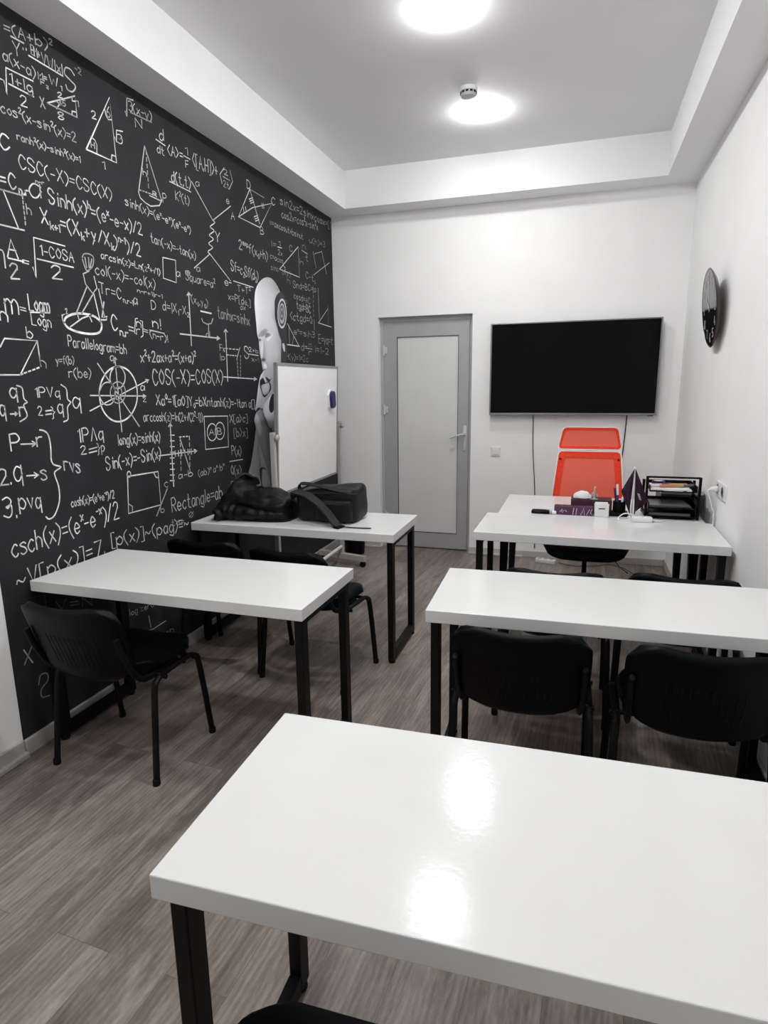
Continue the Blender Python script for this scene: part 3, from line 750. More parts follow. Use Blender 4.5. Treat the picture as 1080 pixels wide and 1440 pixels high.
(.6,1,[3.215,1.171,3.213,1.148]),
(.6,1,[3.212,1.132,3.209,1.109]),
(.6,1,[3.208,1.094,3.205,1.07]),
(.6,1,[3.204,1.055,3.202,1.031]),
(.6,1,[3.133,1.24,3.204,1.049]),
(.8,1,[4.479,2.531,4.548,2.535]),
(.85,1,[4.497,2.379,4.838,2.6]),
(.85,1,[4.497,2.379,4.842,2.373]),
(.35,1,[4.838,2.6,4.843,2.378]),
(.6,1,[4.559,2.416,4.593,2.402,4.579,2.379]),
(.5,1,[4.902,2.586,5.011,2.579]),
(.5,1,[5.128,2.617,5.183,2.498]),
(.5,1,[5.156,2.606,5.31,2.651]),
(.6,1,[5.311,2.657,5.407,2.487]),
(.6,1,[5.481,2.591,5.126,2.435]),
(.4,1,[5.103,2.345,5.103,2.322]),
(.4,1,[5.102,2.307,5.101,2.285]),
(.4,1,[5.101,2.27,5.1,2.247]),
(.4,1,[5.1,2.232,5.099,2.21]),
(.4,1,[5.098,2.195,5.098,2.172]),
(.4,1,[5.097,2.157,5.096,2.134]),
(.4,1,[5.096,2.119,5.095,2.097]),
(.5,1,[5.102,2.076,5.101,1.989]),
(.5,1,[5.207,2.342,5.216,2.087]),
(.8,1,[5.192,2.055,5.487,2.043]),
(.6,1,[5.192,2.055,5.416,2.196]),
(.3,1,[5.418,2.226,5.415,2.068]),
(.7,1,[4.589,1.998,4.778,1.844]),
(.8,1.2,[4.561,1.841,4.791,1.839]),
(.5,1,[4.612,1.986,4.611,1.851]),
(.5,1,[4.693,1.907,4.662,1.849]),
(.6,1,[4.942,1.83,5.043,1.829]),
(.7,1,[4.478,1.885,4.506,1.95]),
(.5,1,[4.429,1.949,4.444,1.924]),
]
ROBOT = [
(.03,None,[4.368,1.904,.03,4.46,1.91,.03,4.566,2.012,.03,4.563,1.864,.03,4.534,1.693,.03,4.345,1.688,.03]),
(.55,None,[4.482,1.839,.55,4.513,1.846,.55,4.527,1.81,.55,4.519,1.783,.55,4.491,1.803,.55]),
(.72,(4.225,2.068),[4.296,2.291,.45,4.236,2.275,.5,4.18,2.247,.6,4.133,2.209,.75,4.102,2.163,.85,4.089,2.113,.92,4.086,2.064,.92,4.09,2.005,.9,4.094,1.966,.88,4.098,1.917,.85,4.102,1.877,.75,4.113,1.858,.6,4.118,1.838,.6,4.121,1.793,.65,4.125,1.757,.65,4.134,1.722,.55,4.143,1.702,.5,4.148,1.671,.6,4.157,1.646,.5,4.175,1.615,.4,4.184,1.594,.4,4.309,1.584,.35,4.442,1.618,.28,4.448,1.717,.33,4.468,1.875,.36,4.44,1.927,.4,4.408,1.972,.4,4.384,2.023,.42,4.386,2.096,.5,4.397,2.149,.5,4.444,2.197,.5,4.481,2.215,.4,4.46,2.241,.3,4.416,2.271,.32,4.36,2.291,.38]),
(.62,(4.284,1.785),[4.222,1.844,.6,4.34,1.883,.62,4.432,1.857,.42,4.449,1.782,.4,4.439,1.711,.36,4.328,1.654,.4,4.234,1.694,.55]),
(.3,(4.19,1.901),[4.108,1.872,.5,4.141,1.9,.45,4.187,1.923,.4,4.232,1.935,.5,4.264,1.922,.5,4.228,1.901,.35,4.199,1.881,.3,4.149,1.87,.4]),
(.2,(4.244,1.889),[4.215,1.897,.4,4.257,1.907,.35,4.294,1.899,.35,4.309,1.891,.6,4.265,1.88,.3,4.219,1.867,.3]),
(.85,(4.257,1.857),[4.224,1.862,.6,4.312,1.891,.8,4.337,1.909,.9,4.317,1.881,.8,4.25,1.841,.65]),
(.13,(4.133,1.848),[4.115,1.855,.35,4.139,1.857,.25,4.155,1.848,.35,4.126,1.837,.25]),
(.4,(4.189,1.76),[4.187,1.847,.55,4.206,1.848,.6,4.213,1.782,.55,4.218,1.725,.6,4.186,1.711,.25,4.151,1.715,.4,4.17,1.77,.5]),
(.85,(4.155,1.779),[4.154,1.84,.65,4.178,1.841,.7,4.171,1.78,.75,4.152,1.723,.7,4.133,1.727,.6,4.136,1.778,.7]),
(.06,(4.169,1.713),[4.134,1.718,.3,4.176,1.724,.15,4.211,1.72,.4,4.19,1.702,.35,4.143,1.704,.25]),
(.95,(4.186,1.667),[4.162,1.692,.5,4.203,1.687,.7,4.219,1.657,.6,4.179,1.649,.6,4.164,1.661,.6]),
(.02,(4.166,1.631),[4.147,1.636,.1,4.179,1.647,.06,4.206,1.641,.2,4.189,1.623,.1,4.164,1.615,.1]),
(.2,(4.233,1.629),[4.206,1.64,.25,4.274,1.64,.4,4.249,1.621,.3,4.214,1.615,.3]),
(.03,None,[4.444,2.198,.03,4.492,2.215,.03,4.537,2.195,.03,4.568,2.147,.03,4.579,2.076,.03,4.566,2.012,.03,4.517,1.945,.03,4.487,1.886,.03,4.457,1.876,.03,4.417,1.943,.03,4.391,2.022,.03,4.388,2.097,.03,4.406,2.159,.03]),
(.5,(4.495,2.062),[4.572,2.07,.6,4.566,2.041,.6,4.556,2.014,.6,4.541,1.99,.6,4.523,1.971,.6,4.504,1.958,.6,4.483,1.953,.6,4.464,1.955,.6,4.447,1.965,.6,4.434,1.981,.6,4.424,2.002,.6,4.419,2.027,.6,4.42,2.055,.6,4.425,2.083,.6,4.435,2.109,.6,4.449,2.133,.6,4.467,2.152,.6,4.486,2.165,.6,4.506,2.171,.6,4.525,2.169,.6,4.543,2.161,.6,4.557,2.145,.6,4.567,2.124,.6,4.572,2.098,.6]),
(.04,(4.495,2.062),[4.557,2.068,.03,4.553,2.044,.03,4.544,2.02,.03,4.532,2.0,.03,4.517,1.984,.03,4.501,1.973,.03,4.485,1.969,.03,4.469,1.971,.03,4.456,1.979,.03,4.445,1.992,.03,4.437,2.011,.03,4.433,2.032,.03,4.434,2.056,.03,4.438,2.08,.03,4.447,2.103,.03,4.458,2.123,.03,4.472,2.139,.03,4.488,2.15,.03,4.504,2.155,.03,4.52,2.154,.03,4.534,2.146,.03,4.545,2.133,.03,4.554,2.115,.03,4.558,2.092,.03]),
(.3,(4.492,2.062),[4.543,2.067,.45,4.539,2.047,.45,4.532,2.028,.45,4.522,2.012,.45,4.511,1.999,.45,4.498,1.99,.45,4.485,1.987,.45,4.472,1.988,.45,4.461,1.995,.45,4.452,2.006,.45,4.446,2.02,.45,4.443,2.038,.45,4.443,2.057,.45,4.447,2.076,.45,4.453,2.095,.45,4.463,2.111,.45,4.474,2.124,.45,4.487,2.133,.45,4.5,2.137,.45,4.513,2.136,.45,4.524,2.13,.45,4.533,2.119,.45,4.54,2.104,.45,4.543,2.086,.45]),
(.12,(4.49,2.067),[4.526,2.07,.08,4.524,2.056,.08,4.519,2.043,.08,4.512,2.031,.08,4.503,2.021,.08,4.494,2.015,.08,4.485,2.012,.08,4.476,2.013,.08,4.468,2.018,.08,4.461,2.026,.08,4.457,2.037,.08,4.455,2.049,.08,4.455,2.063,.08,4.458,2.077,.08,4.463,2.091,.08,4.469,2.103,.08,4.478,2.112,.08,4.487,2.118,.08,4.496,2.121,.08,4.505,2.12,.08,4.513,2.116,.08,4.52,2.108,.08,4.524,2.097,.08,4.526,2.084,.08]),
(.3,(4.49,2.067),[4.513,2.069,.3,4.511,2.06,.3,4.508,2.051,.3,4.504,2.043,.3,4.499,2.036,.3,4.493,2.032,.3,4.487,2.031,.3,4.481,2.031,.3,4.476,2.034,.3,4.472,2.04,.3,4.469,2.047,.3,4.468,2.055,.3,4.468,2.065,.3,4.47,2.074,.3,4.473,2.083,.3,4.477,2.091,.3,4.482,2.097,.3,4.488,2.101,.3,4.494,2.103,.3,4.5,2.102,.3,4.505,2.099,.3,4.509,2.094,.3,4.512,2.087,.3,4.513,2.078,.3]),
(.03,(4.49,2.067),[4.501,2.068,.05,4.5,2.063,.05,4.499,2.059,.05,4.497,2.055,.05,4.494,2.052,.05,4.491,2.05,.05,4.489,2.049,.05,4.486,2.049,.05,4.483,2.051,.05,4.482,2.053,.05,4.48,2.057,.05,4.48,2.061,.05,4.48,2.066,.05,4.481,2.07,.05,4.482,2.075,.05,4.484,2.079,.05,4.487,2.082,.05,4.489,2.084,.05,4.492,2.085,.05,4.495,2.085,.05,4.497,2.083,.05,4.499,2.08,.05,4.501,2.077,.05,4.501,2.073,.05]),
(.5,(4.1,1.438),[4.146,1.629,.7,4.099,1.59,.8,4.067,1.526,.75,4.042,1.457,.7,4.016,1.388,.55,4.007,1.359,.4,4.08,1.368,.3,4.118,1.378,.4,4.2,1.435,.3,4.306,1.5,.35,4.328,1.586,.3,4.321,1.646,.4,4.185,1.644,.5]),
(.02,None,[4.103,1.573,.02,4.154,1.588,.02,4.182,1.561,.02,4.213,1.555,.02,4.251,1.549,.02,4.261,1.519,.02,4.246,1.495,.02,4.164,1.451,.02,4.127,1.46,.02,4.101,1.503,.02,4.091,1.544,.02]),
(.62,(4.171,1.517),[4.113,1.532,.4,4.162,1.543,.6,4.226,1.55,.5,4.237,1.513,.35,4.205,1.48,.35,4.153,1.465,.3,4.121,1.485,.4]),
(.7,(4.162,1.573),[4.142,1.596,.7,4.17,1.594,.6,4.188,1.555,.55,4.173,1.555,.4]),
(.03,None,[4.182,1.597,.03,4.241,1.576,.03,4.266,1.587,.03,4.254,1.57,.03,4.229,1.552,.03,4.199,1.567,.03]),
(.68,(4.18,1.364),[4.116,1.378,.5,4.276,1.476,.8,4.316,1.469,.5,4.302,1.215,.12,4.285,1.179,.06,4.214,1.197,.15,4.17,1.273,.45]),
(.02,None,[4.262,1.467,.02,4.298,1.47,.02,4.306,1.414,.02,4.284,1.359,.02,4.248,1.335,.02,4.219,1.344,.02,4.21,1.381,.02,4.228,1.429,.02]),
(.35,(3.994,1.083),[4.006,1.242,.3,4.032,1.157,.25,4.014,1.081,.2,4.025,.983,.2,4.024,.911,.28,3.922,.922,.35,3.863,.934,.5,3.909,1.01,.4,3.957,1.122,.4,3.99,1.208,.4]),
(.4,(4.061,1.028),[4.033,1.163,.25,4.079,1.074,.3,4.114,.991,.4,4.149,.902,.35,4.084,.945,.3,4.038,.933,.25,4.029,.983,.2,4.009,1.057,.2]),
(.35,(3.971,.876),[3.902,.922,.55,4.006,.916,.25,4.039,.829,.3,3.96,.835,.3,3.917,.878,.45]),
(.02,None,[4.021,.947,.02,4.072,.953,.02,4.144,.909,.02,4.063,.933,.02,4.055,.82,.02,4.035,.823,.02,4.017,.905,.02]),
(.4,(4.113,.861),[4.054,.931,.3,4.083,.936,.4,4.156,.901,.3,4.197,.791,.2,4.051,.817,.35]),
(.28,(4.079,1.243),[3.998,1.33,.5,4.024,1.355,.3,4.068,1.371,.25,4.11,1.355,.12,4.136,1.311,.05,4.192,1.235,.03,4.239,1.182,.03,4.21,.789,.18,4.171,.795,.15,4.143,.906,.22,4.07,1.051,.2,4.021,1.164,.25,3.995,1.249,.4,3.982,1.296,.6]),
(.55,(4.051,1.269),[4.002,1.319,.55,4.034,1.334,.45,4.075,1.267,.25,4.093,1.206,.15,4.053,1.173,.3,4.006,1.248,.5]),
(.02,None,[4.009,1.359,.02,4.045,1.381,.02,4.09,1.37,.02,4.05,1.366,.02,4.015,1.35,.02]),
]
# ---------------------------------------------------------------- the room
bm = BM(); box(bm, -.15, W+.15, YF-.15, D+.3, -.1, 0); struct(obj('floor', bm, M_floor))
bm = BM(); box(bm, -.15, W+.15, YF-.15, D+.3, H, H+.1); struct(obj('ceiling', bm, M_ceil))
bm = BM(); box(bm, -.15, 0, YF-.15, D+.3, 0, H); struct(obj('wall_left', bm, M_wall))
bm = BM(); box(bm, W, W+.15, YF-.15, D+.3, 0, H); struct(obj('wall_right', bm, M_wall))
bm = BM(); box(bm, 0, W, YF-.15, YF, 0, H); struct(obj('wall_front', bm, M_wall))
DX0, DX1, DH = .4246, 1.273, 2.1143
bm = BM()
box(bm, 0, DX0, D, D+.2, 0, H); box(bm, DX1, W, D, D+.2, 0, H); box(bm, DX0, DX1, D, D+.2, DH, H)
struct(obj('wall_back', bm, M_wall))
SL, SR, SB = .2211, .2237, .2376
for n, b in enumerate(((0, SL, YF, D), (SL, W-SR, D-SB, D), (W-SR, W, YF, D), (SL, W-SR, YF, YF+.24))):
    bm = BM(); box(bm, b[0], b[1], b[2], b[3], HS, H); struct(obj('trim_%d' % (n+1), bm, M_ceil))
def skirting(name, segs, m):
    bm = BM()
    for x0, x1, y0, y1, h in segs: box(bm, x0, x1, y0, y1, 0, h, .004)
    return struct(obj(name, bm, m))
M_skirt2 = mat('baseboard_light', (.50, .485, .47), .5, var=.06, scale=9)
skirting('baseboard_left', ((0, .034, YF, 1.89, .025), (0, .016, YF, 1.885, .078), (0, .016, 1.89, D, .072)), M_skirt)
skirting('baseboard_right', ((W-.016, W, YF, D-.016, .07),), M_skirt2)
skirting('baseboard_back', ((.016, DX0-.002, D-.016, D, .06), (.016, DX0-.002, D-.04, D-.016, .018), (DX1+.002, 1.76, D-.045, D-.016, .018), (DX1+.002, W-.016, D-.016, D, .06)), M_skirt2)

# ---------------------------------------------------------------- door
YD = D+.06
door = bpy.data.objects.new('door_1', None); COL.objects.link(door); door.location = ((DX0+DX1)/2, YD, 0); struct(door)
cx = (DX0+DX1)/2
bm = BM()
for a in ((DX0-cx, DX0-cx+.035, 0, DH), (DX1-cx-.03, DX1-cx, 0, DH), (DX0-cx+.035, DX1-cx-.03, DH-.04, DH)):
    box(bm, a[0], a[1], .0, .1, a[2], a[3], .003)
obj('door_frame', bm, M_alu, door)
gx0, gx1, gz0, gz1 = .584-cx, 1.146-cx, .155, 1.944
lx0, lx1, lz0, lz1 = DX0-cx+.037, DX1-cx-.032, .012, DH-.042
bm = BM()
# mitred leaf profile
o_ = [(lx0, lz0), (lx1, lz0), (lx1, lz1), (lx0, lz1)]; i_ = [(gx0, gz0), (gx1, gz0), (gx1, gz1), (gx0, gz1)]
for k in range(4):
    a, b, c, d = o_[k], o_[(k+1) % 4], i_[(k+1) % 4], i_[k]
    g = .0012
    vs = [bm.verts.new((p[0], y, p[1])) for y in (-.004, .05) for p in (a, b, c, d)]
    for q in ((0, 1, 2, 3), (7, 6, 5, 4), (0, 4, 5, 1), (1, 5, 6, 2), (2, 6, 7, 3), (3, 7, 4, 0)): bm.faces.new([vs[j] for j in q])
leaf = obj('door_leaf', bm, M_alu, door)
bm = BM()
t = .0035
for a in ((gx0-.0, gx0+t, gz0, gz1), (gx1-t, gx1, gz0, gz1), (gx0+t, gx1-t, gz0, gz0+t), (gx0+t, gx1-t, gz1-t, gz1)):
    box(bm, a[0], a[1], -.006, .02, a[2], a[3])
obj('glazing_gasket', bm, M_rubber, leaf)
bm = BM(); box(bm, gx0+t, gx1-t, .004, .012, gz0+t, gz1-t); obj('glass_pane', bm, M_glass, leaf)
bm = BM()
hx = 1.21-cx
box(bm, hx-.016, hx+.016, -.012, -.004, .93, 1.16, .004)
sweep(bm, [(hx, -.012, 1.085), (hx, -.05, 1.085)], .009)
sweep(bm, [(hx+.005, -.05, 1.085), (hx-.03, -.052, 1.08), (hx-.125, -.05, 1.052)], .0085, ry=.011, smooth_n=5)
lathe(bm, [(.011, 0), (.011, .004)], 16, Matrix.Translation((hx, -.012, .965)) @ Matrix.Rotation(PI/2, 4, 'X'))
obj('door_handle', bm, mat('handle_white', (.62, .62, .62), .3, metal=.2, var=.03), leaf, smooth=True, angle=40)
for z in (1.83, 1.3, .3):
    bm = BM(); sweep(bm, [(0, 0, -.045), (0, 0, .045)], .009, 12); box(bm, .0, .03, -.006, .006, -.03, .03, .002)
    obj('hinge', bm, mat('handle_white', (0, 0, 0)), door, (DX0-cx+.035, -.008, z), smooth=True, angle=40)

# ---------------------------------------------------------------- ceiling lamps and smoke detector
def lamp(y, label, lens=None):
    t = thing('ceiling_lamp', label, 'ceiling light', (1.478, y, H), 0, 'round ceiling lamps')
    bm = BM(); lathe(bm, [(.099, 0), (.0995, -.002), (.098, -.0035), (.0955, -.0035), (.0952, -.001)], 48, caps=False)
    obj('rim', bm, M_wplastic, t, smooth=True, angle=50)
    bm = BM(); lathe(bm, [(.095, -.003), (.0955, -.010), (.090, -.020), (.076, -.029), (.055, -.035), (.03, -.0375), (.01, -.038)], 40)
    obj('diffuser', bm, lens or M_lens, t, smooth=True, angle=80)
lamp(3.375, 'round glowing ceiling lamp cut by the top edge, above the middle of the room')
lamp(4.545, 'round glowing ceiling lamp beside the smoke detector, nearer the back wall')
lamp(2.19, 'round glowing ceiling lamp above the desk row nearest the mural edge', M_lens2)
lamp(1.0, 'round glowing ceiling lamp above the front desk', M_lens2)
sd = thing('smoke_detector', 'small white smoke detector on the ceiling beside the far lamp', 'smoke detector', (1.452, 4.21, H))
bm = BM(); lathe(bm, [(.054, 0), (.055, -.012), (.05, -.02)], 32); obj('base', bm, M_wplastic, sd, smooth=True, angle=40)
bm = BM(); lathe(bm, [(.048, -.02), (.048, -.032), (.042, -.048), (.025, -.054), (.006, -.055)], 32); obj('sensor_cap', bm, mat('detector_grey', (.45, .45, .45), .4, var=.05), sd, smooth=True, angle=40)
bm = BM()
for k in range(12):
    a = k*PI/6; box(bm, .047, .05, -.008, .008, -.034, -.024, mtx=Matrix.Rotation(a, 4, 'Z'))
obj('vent_slot', bm, M_dark, sd)

# ---------------------------------------------------------------- the mural
mural = thing('wall_mural', 'dark chalkboard-style wall mural of white maths formulas and a grey thinking robot', 'mural', (0, 1.892, .072))
MY, MZ = 1.892, .072
bm = BM(); box(bm, .0003, .003, 0, D-MY, 0, HS-MZ); obj('mural_sheet', bm, M_mural, mural)
bm = BM(); lay = bm.verts.layers.float_color.new('ink')
SW = .0060
def on_wall(p): return Vector((.0042, p.x-MY, p.y-MZ))
for text, y0, z0, y1, z1, h, ink in MURAL_TEXT:
    st, tw = strokes(text)
    d = Vector((y1-y0, z1-z0)); 
    w = SW*(1.0 if h > .05 else .74)
    for s in st:
        pts = [(y0+d.x*p[0]/tw, z0+d.y*p[0]/tw+p[1]*h/10) for p in s]
        stroke_mesh(bm, pts, w, on_wall, lay, ink*random.uniform(.8, 1.05))
for ink, w, c in MURAL_LINES:
    pts = [(c[i], c[i+1]) for i in range(0, len(c), 2)]
    if len(pts) > 6: pts = [(q.x, q.y) for q in catmull([(p[0], p[1], 0) for p in pts], 3)]
    stroke_mesh(bm, pts, SW*w, on_wall, lay, ink*random.uniform(.9, 1.05))
obj('chalk_writing', bm, M_chalk, mural)
bm = BM(); lay = bm.verts.layers.float_color.new('ink')
for k, (cg, c, pts) in enumerate(ROBOT):
    x = .0052+k*.00025
    ring = [(Vector((x, pts[i]-MY, pts[i+1]-MZ)), pts[i+2]) for i in range(0, len(pts), 3)]
    cv = []
    # smooth outline with interpolated tone
    n = len(ring)
    P = catmull([r[0] for r in ring], 4, True)
    for i in range(n):
        for q in range(4):
            tt = q/4; g_ = ring[i][1]*(1-tt)+ring[(i+1) % n][1]*tt
            v = bm.verts.new(P[i*4+q]); v[lay] = (g_*.97, g_*.98, g_*1.04, 1); cv.append((v, g_))
    if c:
        C0 = Vector((x, c[0]-MY, c[1]-MZ))
        mids = []
        for v, g_ in cv:
            gm = g_*.35+cg*.65; m_ = bm.verts.new(C0.lerp(v.co, .6)); m_[lay] = (gm*.97, gm*.98, gm*1.04, 1); mids.append(m_)
        o = bm.verts.new(C0); o[lay] = (cg*.97, cg*.98, cg*1.04, 1)
        for i in range(len(cv)):
            j = (i+1) % len(cv)
            bm.faces.new((cv[i][0], cv[j][0], mids[j], mids[i])); bm.faces.new((mids[i], mids[j], o))
    else:
        bm.faces.new([v for v, _ in cv])
bmesh.ops.triangulate(bm, faces=[f for f in bm.faces if len(f.verts) > 4])
obj('robot_picture', bm, M_robot, mural)

# ---------------------------------------------------------------- desks
L_, DP, TH = 1.2413, .5241, .046
def desk_parts(t, length=L_, depth=DP, taper=0.):
    hx, hy = length/2, depth/2
    bm = BM(); box(bm, -hx, hx, -hy, hy, .75-TH, .75, .0025, 2); obj('tabletop', bm, M_white, t)
    for s in (-1, 1):
        xa, xb = sorted((s*(hx-.014), s*(hx-.046)))
        for q in (-1, 1):
            ya, yb = sorted((q*(hy-.026), q*(hy-.076)))
            bm = BM(); box(bm, xa, xb, ya, yb, .016, .75-TH-.001, .003)
            if taper:
                for v in bm.verts:
                    if v.co.z > .4: v.co.x += -s*taper if abs(v.co.x) < hx-.03 else 0
            lg = obj('leg', bm, M_black, t)
            bm = BM(); lathe(bm, [(.012, 0), (.019, .002), (.019, .012), (.01, .016)], 14, Matrix.Translation(((xa+xb)/2, q*(hy-.05), 0)))
            obj('levelling_foot', bm, M_rubber, lg, smooth=True, angle=40)
        bm = BM(); box(bm, xa, xb, -hy+.076, hy-.076, .016, .066, .003); obj('floor_bar', bm, M_black, t)
        bm = BM(); box(bm, xa, xb, -hy+.076, hy-.076, .75-TH-.031, .75-TH-.001, .003); obj('top_bar', bm, M_black, t)
def desk_loc(x, y, r):
    return (x+L_/2*math.cos(r)-DP/2*math.sin(r), y+L_/2*math.sin(r)+DP/2*math.cos(r), 0)
R = math.radians
DESKS = [('A', .0194, 1.9969, R(-.0058*57.3), 'white desk beside the mural with one black chair on its near side'),
         ('B', .0261, 3.128, R(.004*57.3), 'white desk by the mural carrying the jacket and black bag'),
         ('C', 1.699, 2.1054, R(.0346*57.3), 'white desk by the right wall with two chair backs against its near edge'),
         ('D', 1.5485, .815, R(.0267*57.3), 'white desk in the foreground reflecting two ceiling lamps'),
         ('E', 1.668, 3.313, R(-.0078*57.3), 'white desk placed against the front of the teacher desk')]
first = None
for k, x, y, r, label in DESKS:
    x = max(x, .035)
    if first is None:
        first = thing('student_desk', label, 'desk', desk_loc(x, y, r), r, 'white student desks'); desk_parts(first)
    else: dup(first, desk_loc(x, y, r), r, label)
FX0, FX1, FY0, FY1 = 1.7357, 2.885, 3.842, 4.50
td = thing('teacher_desk', 'white desk before the orange chair, holding stationery, flag and letter trays', 'desk', ((FX0+FX1)/2, (FY0+FY1)/2, 0))
desk_parts(td, FX1-FX0, FY1-FY0, .022)

# ---------------------------------------------------------------- stacking chairs
def chair_parts(t):
    Wd = .25
    def rp(s, t_): return rsq(s, t_, .42)
    # seat: rounded pad, slightly dished, front edge turned down
    bm = BM()
    def spos(s, u):
        a, b = rp(s, u); x = a*.225; y = .015+b*.205
        z = .452-.012*(1-s*s)*(1-u*u) - (.022*max(0, (u-.5)/.5)**2) + .01*max(0, -u)
        return Vector((x, y, z))
    pillow(bm, 20, 20, spos, Vector((0, 0, 1)), .05); obj('seat', bm, M_plastic, t, smooth=True)
    # seat shell below the pad
    bm = BM()
    pillow(bm, 14, 14, lambda s, u: Vector((rp(s, u)[0]*.2, .01+rp(s, u)[1]*.18, .428-.012*(1-s*s))), Vector((0, 0, 1)), .028)
    obj('seat_shell', bm, M_plastic, t, smooth=True)
    # backrest: bumps at both upper corners, dip between, bottom edge bowed down
    def bpos(s, u):
        a, b = rsq(s, u, .3)
        w = (b+1)/2
        top = .775-.022*(1-min(1, (a/.8)**2))
        bot = .447-.026*(1-a*a)
        hw = .212+.016*math.sin(PI*min(1, w*1.05)*.75)
        z = bot+(top-bot)*w
        y = -.190-.108*w**1.1 - .026*(1-a*a)
        return Vector((a*hw, y, z))
    bm = BM(); pillow(bm, 22, 18, bpos, lambda s, u: Vector((0, 1, .15)).normalized(), .036)
    bk = obj('backrest', bm, M_plastic, t, smooth=True)
    bm = BM()
    for k in range(-5, 6):
        a = k*.095
        pts = []
        for u in (-.55, -.3, 0, .25):
            p = bpos(a, u); pts.append((p.x, p.y-.0172, p.z))
        sweep(bm, pts, .003, 6)
    obj('back_rib', bm, M_plastic, bk, smooth=True)
    # bent legs: each side one inverted U split at its middle
    for s in (-1, 1):
        for q in (-1, 1):
            bm = BM()
            pts = [(s*.245, q*.195, .006), (s*.24, q*.168, .22), (s*.235, q*.145, .375), (s*.233, q*.125, .405), (s*.232, q*.09, .418), (s*.232, 0, .42)]
            P = [pts[0]]+[tuple(v) for v in catmull(pts[1:], 5)]
            sweep(bm, P, .0105, 10, ry=.0145, upv=(0, 1, .2))
            lg = obj('leg', bm, M_black, t, smooth=True, angle=60)
            bm = BM(); lathe(bm, [(.0135, 0), (.0155, .003), (.0152, .022), (.013, .026)], 12, Matrix.Translation((s*.2452, q*.1955, 0)))
            obj('foot_cap', bm, M_rubber, lg, smooth=True, angle=40)
        bm = BM()
        pts = [(s*.2, .05, .418), (s*.2, -.1, .416), (s*.2, -.165, .43), (s*.203, -.212, .475), (s*.207, -.257, .56), (s*.207, -.286, .64)]
        sweep(bm, pts, .009, 10, ry=.013, upv=(1, 0, 0), smooth_n=5)
        obj('back_post', bm, M_black, t, smooth=True, angle=60)
    for y in (-.09, .1):
        bm = BM(); sweep(bm, [(-.232, y, .414), (.232, y, .414)], .009, 10)
        for s in (-1, 1): lathe(bm, [(.009, 0), (.009, .012)], 10, Matrix.Translation((s*.24, y, .41)) @ Matrix.Rotation(s*PI/2, 4, 'Y'))
        obj('cross_bar', bm, M_black, t, smooth=True, angle=40)
CHAIRS = [(.425, 2.08, 0, 'black plastic chair in front of the desk beside the mural, whole back in view'),
          (.352, 3.05, R(0), 'black chair by the mural, left one of the two tucked under the bag desk'),
          (.895, 2.985, R(-7), 'black chair tucked under the bag desk with its seat and right legs showing'),
          (2.03, 2.29, R(1), 'black chair at the right-hand desk, left one of the two big backs'),
          (2.585, 2.285, R(0), 'black chair at the right-hand desk, cut by the right edge of the photo'),
          (2.115, 2.98, R(0), 'black chair top showing beyond the right-hand desk, below the orange chair'),
          (2.645, 3.03, R(-4), 'black chair top showing beyond the right-hand desk, nearest the wall socket'),
          (1.885, .716, R(1.5), 'black chair corner at the bottom edge, under the foreground desk')]
first = None
for x, y, r, label in CHAIRS:
    if first is None:
        first = thing('stacking_chair', label, 'chair', (x, y, 0), r, 'black stacking chairs'); chair_parts(first)
    else: dup(first, (x, y, 0), r, label)

# ---------------------------------------------------------------- television
tv = thing('television', 'large black wall-mounted television with thin silver bezel', 'television', (2.1036, D, 1.6366))
hw, hh = .6638, .3772
bm = BM(); box(bm, -hw+.012, hw-.012, -.068, -.06, -hh+.016, hh-.01, .001); obj('screen', bm, M_screen, tv)
bm = BM()
for a in ((-hw, hw, hh-.010, hh), (-hw, hw, -hh, -hh+.018), (-hw, -hw+.012, -hh+.018, hh-.010), (hw-.012, hw, -hh+.018, hh-.010)):
    box(bm, a[0], a[1], -.072, -.042, a[2], a[3], .002)
obj('bezel', bm, M_bezel, tv)
bm = BM(); box(bm, -hw+.004, hw-.004, -.06, -.035, -hh+.004, hh-.004, .004); box(bm, -.45, .45, -.036, -.018, -hh+.06, hh-.2, .008); obj('back_cover', bm, M_plastic, tv)
bm = BM(); box(bm, -.2, .2, -.018, 0, -.12, .1, .003); obj('wall_mount', bm, M_black, tv)
bm = BM(); box(bm, -.02, .02, -.066, -.056, -hh-.006, -hh+.001, .002); obj('receiver_window', bm, M_plastic, tv, (.62, 0, 0))
def cable(name, label, pts, r, m, group=None, n=8):
    bm = BM(); sweep(bm, pts, r, 8, smooth_n=n)
    return tag(obj(name, bm, m, smooth=True), label, 'cable', group)
cable('television_cable', 'thin black cable hanging below the left half of the television', [(1.80, D-.03, 1.29), (1.808, D-.008, 1.22), (1.816, D-.006, .95), (1.842, D-.006, .62), (1.85, D-.02, .35), (1.86, D-.03, .09)], .0035, M_black)
cable('television_cable', 'thin black cable hanging below the television behind the orange chair', [(2.55, D-.03, 1.29), (2.553, D-.008, 1.22), (2.54, D-.006, .95), (2.52, D-.006, .62), (2.53, D-.03, .1), (2.56, D-.1, .006), (2.62, D-.3, .005)], .004, M_black)
sw = thing('light_switch', 'white light switch between door and television', 'light switch', (1.496, D, .939))
bm = BM(); box(bm, -.042, .042, -.010, 0, -.042, .042, .004); obj('plate', bm, M_wplastic, sw)
bm = BM(); box(bm, -.027, .027, -.016, -.009, -.027, .027, .003); obj('rocker', bm, M_wplastic, sw)
so = thing('wall_socket', 'white double wall socket on the right wall above the letter trays', 'socket', (W, 3.74, .95))
bm = BM(); box(bm, -.010, 0, -.115, .115, -.042, .042, .004); obj('plate', bm, M_wplastic, so)
